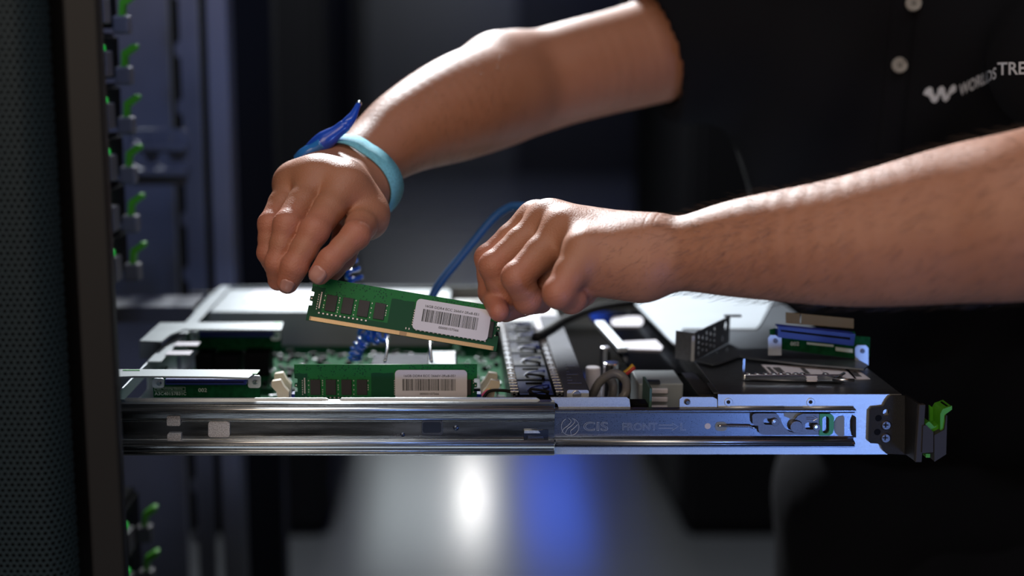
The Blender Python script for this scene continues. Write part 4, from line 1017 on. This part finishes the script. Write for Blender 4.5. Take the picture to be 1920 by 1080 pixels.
# ---------- hand and arm A: the person's right, seen on the left
WA = P(660, 322, 1.005); EA = P(965, 172, 1.17); SA = P(1345, 52, 1.26)
mA = dict(i=P(685, 407, .936), m=P(644, 352, .931), r=P(592, 340, .937), p=P(549, 345, .950))
def up(p, n): return p + A_(n)
handA = []
wl = P(600, 316, 1.000); wr = P(690, 350, .985)
armA = path([(P(662, 322, 1.004), .0260), (P(705, 286, 1.028), .0280), (P(765, 244, 1.060), .0350), (P(850, 206, 1.105), .0440), (P(925, 178, 1.150), .0475), (P(985, 160, 1.185), .0465), (P(1075, 134, 1.21), .0465), (P(1215, 98, 1.25), .0500), (SA, .060)])
armA += [cone(P(930, 118, 1.165), P(950, 122, 1.175), .020, .022, .03)]
palmA = [cone(P(630, 318, 1.005), P(690, 345, .992), .0215, .0215, .018),
         cone(P(672, 345, .995), mA['i'], .0190, .0150, .014), cone(P(655, 330, .997), mA['m'], .0190, .0140, .012),
         cone(P(632, 320, 1.000), mA['r'], .0185, .0135, .012), cone(P(608, 316, 1.005), mA['p'], .0175, .0125, .012),
         cone(P(655, 380, .985), P(600, 380, .965), .018, .016, .014),
         cone(up(mA['i'], (0, .008, 0)), up(mA['m'], (0, .008, 0)), .0130, .0130, .016), cone(up(mA['m'], (0, .008, 0)), up(mA['r'], (0, .008, 0)), .0130, .0125, .016), cone(up(mA['r'], (0, .008, 0)), up(mA['p'], (0, .008, 0)), .0125, .0115, .016)]
fiA = finger([mA['i'], P(667, 441, .896), P(620, 488, .888), P(599, 514, .889)], [.0135, .0100, .0088, .0078])
fmA = finger([mA['m'], P(590, 432, .896), P(552, 500, .893), P(539, 531, .897)], [.0132, .0104, .0092, .0078])
frA = finger([mA['r'], P(539, 421, .902), P(521, 492, .902), P(521, 526, .912)], [.0128, .0100, .0088, .0075])
fpA = finger([mA['p'], P(507, 420, .920), P(503, 474, .920), P(512, 500, .932)], [.0118, .0088, .0078, .0068])
thA = finger([P(668, 392, .985), P(655, 438, .958), P(640, 480, .935), P(606, 522, .9165)], [.0165, .0125, .0105, .0088])
# ---------- hand and arm B: the person's left, seen on the right
palmB = path([(P(1205, 480, .872), .0240), (P(1240, 476, .866), .0243), (P(1300, 474, .856), .0255), (P(1400, 465, .842), .0325), (P(1600, 452, .812), .0410), (P(1800, 420, .788), .0480), (P(1930, 402, .772), .0505), (P(2010, 372, .79), .0500), (P(2062, 290, .87), .0460), (P(2085, 190, .96), .0480), (P(2085, 20, 1.10), .062)]) + [
         cone(P(1222, 470, .880), P(1010, 414, .932), .0195, .0135, .012), cone(P(1222, 462, .872), P(1030, 416, .912), .0185, .0140, .012),
         cone(P(1215, 470, .865), P(1058, 434, .892), .0185, .0142, .012), cone(P(1210, 485, .860), P(1100, 472, .862), .0190, .0150, .014),
         cone(P(1200, 510, .862), P(1128, 508, .868), .0190, .0175, .014), cone(P(1190, 500, .89), P(1090, 500, .905), .022, .018, .015), cone(P(1090, 500, .905), P(1030, 520, .905), .018, .014, .010),
         cone(P(1012, 420, .930), P(1034, 422, .912), .0130, .0130, .010), cone(P(1034, 422, .912), P(1068, 440, .892), .0130, .0135, .010), cone(P(1068, 440, .892), P(1106, 474, .866), .0135, .0135, .010)]
fiB = finger([P(1000, 412, .934), P(916, 484, .926), P(921, 548, .916), P(936, 584, .8915)], [.0128, .0100, .0090, .0076])
fmB = finger([P(1026, 414, .912), P(926, 499, .900), P(945, 556, .905), P(966, 572, .918)], [.0134, .0106, .0096, .0082])
frB = finger([P(1056, 432, .892), P(970, 520, .878), P(990, 562, .887), P(1014, 566, .905)], [.0138, .0108, .0100, .0086])
fpB = finger([P(1094, 474, .860), P(1047, 549, .850), P(1072, 561, .862), P(1096, 553, .882)], [.0142, .0104, .0096, .0082])
thB = finger([P(1180, 490, .915), P(1090, 520, .930), P(1010, 555, .932), P(948, 582, .914)], [.020, .0135, .0110, .0088])
gA = [palmA + armA, fiA, fmA, frA, fpA, thA]; gB = [palmB, fiB, fmB, frB, fpB, thB]
VA, QA = mesh_field(field(gA, kjoin=.006), sum(gA, []), RES); VB, QB = mesh_field(field(gB, kjoin=.006), sum(gB, []), RES)
# ---------- hidden core: shoulders, chest, neck, head, hips, legs
chest = P(1720, 120, 1.27); SB = P(2100, 0, 1.13)
neckb = (SA + SB) / 2 + A_([0, .02, .07]); hip = P(1780, 900, 1.43); hip2 = hip
headc = neckb + A_([-.04, -.10, .17])
core = [cone(SA, neckb - A_([0, 0, .03]), .052, .055, .05), cone(SB, neckb - A_([0, 0, .03]), .052, .055, .05), cone(neckb - A_([0, 0, .05]), headc - A_([0, 0, .03]), .052, .052, .03),
        cone(headc, headc + A_([0, -.01, .06]), .078, .085, .03), cone(headc + A_([-.01, -.055, -.065]), headc + A_([0, 0, -.03]), .035, .06, .04),
        cone(headc + A_([-.010, -.095, .015]), headc + A_([-.012, -.105, -.012]), .009, .014, .012), cone(headc + A_([-.012, -.088, -.045]), headc + A_([.0, -.088, -.045]), .012, .012, .008),
        cone(headc + A_([-.076, .005, .015]), headc + A_([-.080, .010, -.012]), .011, .010, .005), cone(headc + A_([.076, .005, .015]), headc + A_([.080, .010, -.012]), .011, .010, .005),
        cone(neckb - A_([0, -.02, .10]), hip2 + A_([0, 0, .1]), .07, .065, .03), cone(hip2 + A_([-.04, 0, 0]), hip2 + A_([.04, 0, 0]), .06, .06, .03),
        cone(hip2 + A_([-.07, 0, -.05]), A_([hip[0] - .10, hip[1], .09]), .06, .040, .03), cone(hip2 + A_([.07, 0, -.05]), A_([hip[0] + .10, hip[1], .09]), .06, .040, .03)]
VC, QC = mesh_field(field([core]), core, .007)
V = np.concatenate([VA, VB, VC]); Q = np.concatenate([QA, QB + len(VA), QC + len(VA) + len(VB)])
M_SKIN = None
def skin_material():
    m = bpy.data.materials.new('skin'); m.use_nodes = True; nt = m.node_tree; b = nt.nodes['Principled BSDF']; N = nt.nodes.new; Lk = nt.links.new
    tc = N('ShaderNodeTexCoord'); n1 = N('ShaderNodeTexNoise'); n1.inputs['Scale'].default_value = 28; n1.inputs['Detail'].default_value = 5; Lk(tc.outputs['Object'], n1.inputs['Vector'])
    at = N('ShaderNodeAttribute'); at.attribute_name = 'ruddy'
    cr = N('ShaderNodeMixRGB'); cr.inputs[1].default_value = (.35, .140, .076, 1); cr.inputs[2].default_value = (.44, .195, .115, 1); Lk(n1.outputs[0], cr.inputs[0])
    c2 = N('ShaderNodeMixRGB'); c2.inputs[2].default_value = (.50, .170, .115, 1); Lk(cr.outputs[0], c2.inputs[1]); Lk(at.outputs['Fac'], c2.inputs[0]); Lk(c2.outputs[0], b.inputs['Base Color'])
    b.inputs['Roughness'].default_value = .52; b.inputs['Specular IOR Level'].default_value = .45
    b.inputs['Subsurface Weight'].default_value = .18; b.inputs['Subsurface Radius'].default_value = (1, .35, .18); b.inputs['Subsurface Scale'].default_value = .004
    v = N('ShaderNodeTexVoronoi'); v.inputs['Scale'].default_value = 900; Lk(tc.outputs['Object'], v.inputs['Vector'])
    n2 = N('ShaderNodeTexNoise'); n2.inputs['Scale'].default_value = 260; n2.inputs['Detail'].default_value = 5; Lk(tc.outputs['Object'], n2.inputs['Vector'])
    ad = N('ShaderNodeMath'); ad.operation = 'ADD'; Lk(v.outputs['Distance'], ad.inputs[0]); Lk(n2.outputs[0], ad.inputs[1])
    cre = N('ShaderNodeAttribute'); cre.attribute_name = 'crease'
    ad2 = N('ShaderNodeMath'); ad2.operation = 'MULTIPLY_ADD'; Lk(cre.outputs['Fac'], ad2.inputs[0]); ad2.inputs[1].default_value = -1.5; Lk(ad.outputs[0], ad2.inputs[2])
    bp = N('ShaderNodeBump'); bp.inputs['Strength'].default_value = .26; bp.inputs['Distance'].default_value = .0006; Lk(ad2.outputs[0], bp.inputs['Height']); Lk(bp.outputs[0], b.inputs['Normal'])
    return m
M_SKIN = skin_material()
person = empty('person', (hip[0], hip[1], 0), 'person in a black polo shirt reaching over the server, both hands on a memory module', 'person')
bme = np_mesh('body', V, Q)
body = obj('body', bme, M_SKIN, person, smooth=True)
# ruddy knuckles and finger tips, creases over the joints
rud = np.zeros(len(V)); cre = np.zeros(len(V))
def joint_marks(chain, jr=.012):
    J = [A_(p) for p in chain]
    for i in range(1, len(J)):
        d = np.linalg.norm(V - J[i], axis=1); rud[:] = np.maximum(rud, np.exp(-(d / .013) ** 2) * (.9 if i < len(J) - 1 else 1.))
    for i in range(1, len(J) - 1):
        d0 = J[i] - J[i - 1]; d1 = J[i + 1] - J[i]; ax = d0 / np.linalg.norm(d0) + d1 / np.linalg.norm(d1); ax /= np.linalg.norm(ax)
        v = V - J[i]; dist = np.linalg.norm(v, axis=1); t = v @ ax + .0006 * np.sin(V[:, 0] * 700 + V[:, 2] * 500)
        m = dist < .016
        for s in (-.0062, -.0036, -.0012, .0014, .0042):
            cre[m] = np.maximum(cre[m], np.exp(-((t[m] - s) / .00055) ** 2) * np.clip(1.4 - dist[m] / .011, 0, 1))
def chain(f): # recover joints
    return [f[0]['a']] + [p['b'] for p in f if p['ra'] != 0][0:0]
for js in ([mA['i'], P(667, 441, .896), P(620, 488, .888), P(599, 514, .889)], [mA['m'], P(590, 432, .896), P(552, 500, .893), P(539, 531, .897)], [mA['r'], P(539, 421, .902), P(521, 492, .902), P(521, 526, .912)], [mA['p'], P(507, 420, .920), P(503, 474, .920), P(512, 500, .932)],
           [P(1000, 412, .934), P(916, 484, .926), P(921, 548, .916), P(936, 584, .8915)], [P(1026, 414, .912), P(926, 499, .900), P(945, 556, .905), P(966, 572, .918)], [P(1056, 432, .892), P(970, 520, .878), P(990, 562, .887), P(1014, 566, .905)], [P(1094, 474, .860), P(1047, 549, .850), P(1072, 561, .862), P(1096, 553, .882)]):
    joint_marks(js)
# wrist creases of the nearer hand
ax = P(1400, 467, .842) - P(1222, 477, .868); ax /= np.linalg.norm(ax); tw = (V - P(1226, 477, .868)) @ ax; dw = np.linalg.norm(V - P(1226, 477, .868), axis=1)
for s in (-.001, .005): cre = np.maximum(cre, (dw < .04) * np.exp(-((tw - s - .0012 * np.sin(V[:, 2] * 90)) / .0008) ** 2) * .8)
for nm, arr in (('ruddy', rud), ('crease', cre)):
    at = bme.attributes.new(nm, 'FLOAT', 'POINT'); at.data.foreach_set('value', arr.astype(np.float32)) if len(bme.vertices) == len(arr) else None
bvh = BVHTree.FromPolygons([tuple(v) for v in V], [tuple(q) for q in Q])
def on_skin(px, py):
    r = Vector(ray(px, py)); r.normalize(); h = bvh.ray_cast(Vector(CAM), r); return h
# finger nails, laid on the skin and shaped to it
def nail(px, py, L, W, ang, lift=.0005):
    h = on_skin(px, py)
    if h[0] is None: return
    n = h[1]; 
    if n.dot(Vector(ray(px, py))) > 0: n = -n
    zc = Vector((0, 0, 1)); rt = Vector((math.cos(ang), 0, math.sin(ang))); rt = (rt - n * rt.dot(n)).normalized(); sd = n.cross(rt)
    bm = bmesh.new(); grid = {}
    for i in range(9):
        for j in range(7):
            u = (i / 8 - .5) * 2; v = (j / 6 - .5) * 2
            wv = v * W / 2 * math.sqrt(max(.02, 1 - max(0, abs(u) - .35) ** 2 / .55)); p = h[0] + rt * (u * L / 2) + sd * wv
            q = bvh.ray_cast(p + n * .006, -n)
            s = (q[0] if q[0] is not None else p) + n * lift
            grid[i, j] = bm.verts.new(s)
    for i in range(8):
        for j in range(6): bm.faces.new([grid[i, j], grid[i + 1, j], grid[i + 1, j + 1], grid[i, j + 1]])
    o = obj('fingernail', bm, M_NAIL, body, smooth=True); sm = o.modifiers.new('s', 'SOLIDIFY'); sm.thickness = .0004
nail(594, 516, .0125, .0112, math.radians(-128)); nail(538, 536, .0100, .0095, math.radians(-112))
# ---------- polo shirt: body, sleeves, placket, buttons, embroidered mark
waist = P(1712, 640, 1.33); low = P(1720, 1000, 1.42)
sh = [cone(P(1560, 130, 1.255), P(1880, 120, 1.215), .118, .112, .05), cone(P(1600, 420, 1.30), P(1860, 420, 1.28), .105, .108, .06),
      cone(P(1650, 700, 1.375), P(1870, 700, 1.35), .095, .1, .06), cone(P(1660, 1050, 1.44), P(1880, 1050, 1.42), .095, .1, .06),
      cone(SA, neckb - A_([0, 0, .05]), .075, .085, .05), cone(SB, neckb - A_([0, 0, .05]), .075, .085, .05),
      cone(P(1300, 70, 1.262), P(1420, 60, 1.262), .066, .085, .04), cone(P(2030, 130, 1.02), P(2100, 0, 1.13), .066, .082, .04)]
# folds: slim ridges blended on the front
def ridge(x0, y0, x1, y1, d0, d1, r=.012): sh.append(cone(P(x0, y0, d0), P(x1, y1, d1), r, r * .8, .018))
SLA = (P(1222, 97, 1.25), SA - P(1215, 98, 1.25)); SLA = (SLA[0], SLA[1] / np.linalg.norm(SLA[1]))
def shirt_field(P3, c, R):
    d = field([sh])(P3, c, R)
    x, y, z = P3.T
    w_ = .0045 * np.sin(x * 38 + z * 21 + 2.2 * np.sin(z * 9 + 1)) + .003 * np.sin(x * 63 - z * 30 + 1.4) 
    d = d + w_ * np.clip((y * 0 + 1), 0, 1)
    sleeve = cone(P(1205, 100, 1.247), SA, .0605, .082, .02); ds = ev_cone(sleeve, P3) + .0022 * np.sin(z * 70 + x * 50)
    d = smin(d, ds, .03)
    d = np.maximum(d, -((P3 - SLA[0]) @ SLA[1]))                       # open end of the sleeve
    arm = cone(P(1075, 132, 1.21), SA - SLA[1] * .03, .0535, .0565, .02); d = np.maximum(d, -ev_cone(arm, P3))
    return d
Vs, Qs = mesh_field(shirt_field, sh + [cone(P(1205, 100, 1.247), SA, .066, .09)], .0045)
shirt = obj('polo_shirt', np_mesh('polo_shirt', Vs, Qs), M_SHIRT, person, smooth=True)
bvs = BVHTree.FromPolygons([tuple(v) for v in Vs], [tuple(q) for q in Qs])
def cloth(px, py, lift=.001):
    r = Vector(ray(px, py)).normalized(); h = bvs.ray_cast(Vector(CAM), r)
    return (h[0] - r * lift, h[1]) if h[0] is not None else (Vector(P(px, py, 1.15)), Vector((0, -1, 0)))
# placket strip
bm = bmesh.new(); prev = None
for k in range(26):
    y = -120 + k * 20; xc = 1700 - max(0, y) * .10 if y < 330 else 1667 - (y - 330) * .06
    row = [bm.verts.new(cloth(xc + o, y, l)[0]) for o, l in ((-28, .0002), (-27, .0016), (-12, .0017), (4, .0017), (19, .0016), (20, .0002))]
    if prev:
        for a in range(5): bm.faces.new([prev[a], prev[a + 1], row[a + 1], row[a]])
    prev = row
    if y >= 300: break
obj('placket', bm, M_SHIRT, shirt, smooth=True)
for px, py in ((1713, 6), (1687, 122)):
    c, n = cloth(px, py, .003); n = Vector((0, -1, .1)).normalized(); bm = bmesh.new()
    q = n.to_track_quat('Z', 'Y').to_matrix().to_4x4(); Mx = Matrix.Translation(c) @ q
    bm.from_mesh(xf(plate(circ(0, 0, .0068, 26), [circ(.0011 * a, .0011 * b_, .0009, 8) for a in (-1, 1) for b_ in (-1, 1)], .0018), Mx))
    bt = obj('shirt_button', bm, M_BTN, shirt, bevel=.0003)
    bm = bmesh.new(); tube(bm, [Mx @ Vector((.0058 * math.cos(t), .0058 * math.sin(t), .001)) for t in np.linspace(0, 2 * math.pi, 25)[:-1]], .0008, 6, True); obj('button_rim', bm, M_BTN, bt, smooth=True)
def drape(me, lift=.0012):
    """a flat design given in photo pixels (x right, y down) laid on the cloth"""
    for v in me.vertices:
        p, n = cloth(v.co.x, v.co.y, lift); v.co = p
    return me
def design_text(s, x0, y0, x1, y1, h, **kw):
    me = text_mesh(s, 1, 0.0, embolden=.018, **kw); co = A_([v.co[:] for v in me.vertices]); mn, mx = co.min(0), co.max(0)
    for v in me.vertices:
        u = (v.co.x - mn[0]) / (mx[0] - mn[0]); w2 = (v.co.y - mn[1]) / (mx[1] - mn[1]); v.co = (x0 + (x1 - x0) * u, y0 + (y1 - y0) * u - h * w2, 0)
    return me
def subdiv(me, n=1):
    bm = bmesh.new(); bm.from_mesh(me); bpy.data.meshes.remove(me); bmesh.ops.triangulate(bm, faces=bm.faces); bmesh.ops.subdivide_edges(bm, edges=bm.edges, cuts=n); me = bpy.data.meshes.new('t'); bm.to_mesh(me); bm.free(); return me
obj('embroidered_lettering', drape(subdiv(design_text('WORLDS', 1799, 181, 1868, 147, 22))), M_LOGO, shirt)
obj('embroidered_lettering', drape(subdiv(design_text('TREAM', 1870, 141, 1968, 138, 24))), M_LOGO, shirt)
wm = [(1731, 176), (1736, 167), (1743, 163), (1748, 165), (1750, 174), (1754, 181), (1757, 176), (1759, 166), (1766, 161), (1771, 165), (1773, 175), (1776, 179), (1779, 170), (1783, 162), (1789, 158), (1793, 163), (1792, 171), (1786, 175), (1782, 177), (1779, 186), (1773, 191), (1768, 188), (1765, 178), (1762, 178), (1759, 188), (1753, 193), (1747, 191), (1743, 182), (1740, 180)]
me = drape(subdiv(plate(wm, [], 0), 1)); obj('embroidered_mark', me, M_LOGO, shirt)
# collar
cb = neckb + A_([0, -.03, .01]); bm = bmesh.new(); prev = None
for k in range(25):
    t = 2 * math.pi * k / 24; row = [bm.verts.new(Vector(cb) + Vector((math.cos(t) * r, math.sin(t) * r * 1.05, z))) for r, z in ((.070, .045), (.078, .048), (.092, .010))]
    if prev: [bm.faces.new([prev[a], prev[a + 1], row[a + 1], row[a]]) for a in range(2)]
    prev = row
obj('shirt_collar', bm, M_SHIRT, shirt, smooth=True)
tr = [cone(hip + A_([-.07, 0, 0]), hip + A_([.07, 0, 0]), .112, .112, .05), cone(hip + A_([-.09, 0, -.03]), A_([hip[0] - .10, hip[1], .08]), .098, .065, .03), cone(hip + A_([.09, 0, -.03]), A_([hip[0] + .10, hip[1], .08]), .098, .065, .03)]
Vt, Qt = mesh_field(field([tr]), tr, .012); obj('trousers', np_mesh('trousers', Vt, Qt), M_TROUS, person, smooth=True)
for s in (-.1, .1):
    shoe = [cone(A_([hip[0] + s, hip[1] + .03, .045]), A_([hip[0] + s * 1.2, hip[1] - .17, .035]), .045, .035, .02)]
    Vt, Qt = mesh_field(field([shoe]), shoe, .008); Vt[:, 2] = np.maximum(Vt[:, 2], .0); obj('shoe', np_mesh('shoe', Vt, Qt), M_BLACK, person, smooth=True)
for s in (-.031, .031):
    bm = bmesh.new(); c_ = Vector(headc + A_([s - .006, -.0735, .012])); bmesh.ops.create_uvsphere(bm, u_segments=16, v_segments=12, radius=.0115, matrix=Matrix.Translation(c_))
    e_ = obj('eye', bm, mat('eye_white', (.7, .68, .65), .3), body, smooth=True)
    bm = bmesh.new(); cyl(bm, c_ + Vector((0, -.0102, -.001)), c_ + Vector((0, -.0120, -.001)), .0052, 18, .0042); obj('iris', bm, mat('brown_iris', (.05, .02, .01), .2), e_)
    bm = bmesh.new(); tube(bm, [c_ + Vector((s * .0 + d, -.012 + abs(d) * .2, .020 - abs(d) * .12)) for d in (-.018, -.009, 0, .009, .018)], .003, 8, radii=[.0015, .003, .0034, .003, .0015]); obj('eyebrow', bm, M_HAIR, body, smooth=True)
# short hair cap
hr = [cone(headc + A_([0, .01, .05]), headc + A_([0, .015, .075]), .088, .088, .03), cone(headc + A_([0, .035, .0]), headc + A_([0, .02, .06]), .07, .085, .03)]
Vt, Qt = mesh_field(field([hr]), hr, .006); Vt = Vt.copy(); obj('hair', np_mesh('hair', Vt, Qt), M_HAIR, person, smooth=True)

# ---------- fine dark hair on the forearms and hand backs
def hairs(name, centre, seed, n, r=.00006):
    rnd = np.random.RandomState(seed); bm = bmesh.new(); cnt = 0
    for _ in range(n * 3):
        if cnt >= n: break
        c0, c1, a0, lmin, lmax, keep = centre(rnd)
        ax = c1 - c0; L = np.linalg.norm(ax); ax = ax / L; t = rnd.rand(); c = c0 + (c1 - c0) * t
        u = np.cross(ax, [0, 0, 1]); u /= np.linalg.norm(u); v = np.cross(u, ax); ang = rnd.uniform(0, 2 * math.pi)
        if rnd.rand() > keep(ang): continue
        d = u * math.cos(ang) + v * math.sin(ang); h = bvh.ray_cast(Vector(c + d * .09), Vector(-d), .09)
        if h[0] is None: continue
        nn = Vector(d); tg = Vector(ax) * a0 + Vector((0, 0, -1)) * rnd.uniform(.2, .9) + Vector(rnd.normal(0, .25, 3)); tg = (tg - nn * tg.dot(nn)).normalized()
        Lh = rnd.uniform(lmin, lmax); lift = rnd.uniform(.12, .45); p = h[0]
        pts = [p - nn * .0003, p + tg * Lh * .35 + nn * Lh * lift * .5, p + tg * Lh * .7 + nn * Lh * lift * .8, p + tg * Lh + nn * Lh * lift * .8]
        tube(bm, pts, r, 3, radii=[r, r * .9, r * .7, r * .3]); cnt += 1
    o = obj(name, bm, M_HAIR, body); o['kind'] = 'stuff'; return o
def cB(rnd):
    a, b_ = (P(1250, 477, .865), P(1500, 458, .825)) if rnd.rand() < .42 else (P(1500, 458, .825), P(1960, 400, .772))
    return a, b_, -1.0, .005, .013, lambda a_: 1
def cB2(rnd): return P(1110, 470, .872), P(1215, 470, .868), -1.0, .004, .008, lambda a_: 1
def cA(rnd): return P(705, 286, 1.028), P(900, 185, 1.14), -1.0, .005, .011, lambda a_: 1
hairs('arm_hair', cB, 1, 2700); hairs('arm_hair', cB2, 2, 260); hairs('arm_hair', cA, 3, 700)
# ---------- wrist strap with clasp and coiled cord
strap = empty('wrist_strap', tuple(P(640, 330, .99)), 'pale blue grounding strap with a blue clasp around the wrist of the left-hand arm', 'wrist strap')
def skin_ring(c, n, wdt, lift, name, m, parent, r0=.07, seg=56, start=0):
    n = Vector(n).normalized(); u = n.cross(Vector((0, 0, 1))).normalized(); v = n.cross(u); rows = []; bm = bmesh.new()
    for k in range(seg):
        t = 2 * math.pi * k / seg; d = u * math.cos(t) + v * math.sin(t); row = []
        for o in (-wdt / 2, 0, wdt / 2):
            st = Vector(c) + n * o + d * r0; h = bvh.ray_cast(st, -d)
            row.append(((h[0] if h[0] is not None else Vector(c) + n * o + d * .03), d))
        rows.append(row)
    rad = [[(q[0] - Vector(c)).dot(q[1]) for q in row] for row in rows]; rad = A_(rad)
    for _ in range(4): rad = np.maximum(rad, (np.roll(rad, 1, 0) + np.roll(rad, -1, 0)) / 2)
    rg = []
    for k in range(seg):
        d = rows[k][0][1]; rg.append([bm.verts.new(Vector(c) + n * o + d * (rad[k].max() + lift)) for o in (-wdt / 2, 0, wdt / 2)])
    for k in range(seg):
        a, b_ = rg[k], rg[(k + 1) % seg]
        for j in range(2): bm.faces.new([a[j], a[j + 1], b_[j + 1], b_[j]])
    o = obj(name, bm, m, parent, smooth=True); sm = o.modifiers.new('s', 'SOLIDIFY'); sm.thickness = .0014; sm.offset = 1; return o
cW = P(644, 334, 1.002); nW = P(760, 262, 1.075) - P(636, 340, .99)
skin_ring(cW, nW, .018, .0010, 'strap_band', M_BAND, strap)
def taper_tube(rows, n=12, k=6):
    c = smooth_path([np.append(p, r) for p, r in rows], k); bm = bmesh.new(); tube(bm, [q[:3] for q in c], 1, n, radii=[q[3] for q in c]); return bm
obj('clasp', taper_tube([(P(572, 292, .985), .0030), (P(586, 280, .982), .0062), (P(606, 266, .980), .0076), (P(620, 256, .979), .0066), (P(632, 247, .978), .0052), (P(645, 237, .978), .0050), (P(650, 232, .978), .0042)]), M_BANDB, strap, smooth=True)
obj('cord_end', taper_tube([(P(640, 241, .978), .0040), (P(652, 230, .978), .0044), (P(662, 217, .98), .0034), (P(668, 205, .982), .0024), (P(673, 194, .985), .0019)]), M_BANDB, strap, smooth=True)
bm = bmesh.new(); bmesh.ops.create_uvsphere(bm, u_segments=12, v_segments=8, radius=.0022, matrix=Matrix.Translation(P(673, 194, .985))); obj('metal_tip', bm, M_CHROME, strap, smooth=True)
bm = bmesh.new(); tube(bm, smooth_path([P(560, 298, .985), P(570, 288, .980), P(590, 277, .978), P(604, 268, .976)], 6), .0045, 10); obj('clear_sleeve', bm, mat('clear_blue_plastic', (.03, .20, .62), .15, coat=.8), strap, smooth=True)
def coil(ctrl, R, r, pitch, name, m, parent=None):
    path = smooth_path(ctrl, 40); pts = [Vector(p) for p in path]; L = 0; out = []; prev = None; step = pitch / 14
    seg = []
    for i in range(len(pts) - 1):
        d = pts[i + 1] - pts[i]; n = max(1, int(d.length / step))
        for k in range(n): seg.append((pts[i] + d * k / n, d.normalized()))
    for p, t in seg:
        if prev is None: u = t.cross(Vector((0, 1, 0))).normalized()
        else: u = (prev - t * prev.dot(t)).normalized()
        prev = u; v = t.cross(u); a = 2 * math.pi * L / pitch; out.append(p + (u * math.cos(a) + v * math.sin(a)) * R); L += step
    bm = bmesh.new(); tube(bm, out, r, 6); return obj(name, bm, m, parent, smooth=True)
coil([P(640, 440, 1.06), P(655, 490, 1.06), P(668, 535, 1.055), P(676, 590, 1.05), P(692, 628, 1.045), P(725, 625, 1.04)], .0058, .0017, .0042, 'coiled_cord', M_CORD, strap)
coil([P(690, 630, 1.06), P(672, 652, 1.06), P(664, 676, 1.062)], .0045, .0015, .0045, 'coiled_cord', M_CORD, strap)
bm = bmesh.new(); tube(bm, smooth_path([P(800, 575, 1.06), P(826, 530, 1.06), P(868, 478, 1.06), P(920, 415, 1.055), P(950, 391, 1.05), P(972, 386, 1.045), P(1000, 392, 1.04), P(1060, 420, 1.04)], 10), .0034, 10)
tag(obj('blue_cable', bm, mat('dim_blue_cable', (.012, .08, .24), .45), smooth=True), 'slim blue cable looping up behind the right-hand fist', 'cable')

ins = (Vs[:, 0] < XRt) & (Vs[:, 0] > XL) & (Vs[:, 1] < Y1) & (Vs[:, 2] > ZB) & (Vs[:, 2] < ZT); print('SHIRT IN SERVER', ins.sum(), 'body', ((V[:, 0] < XRt) & (V[:, 1] < Y1) & (V[:, 2] > ZB) & (V[:, 2] < ZT)).sum())
# ------------------------------------------------------------------ blue cables in the background
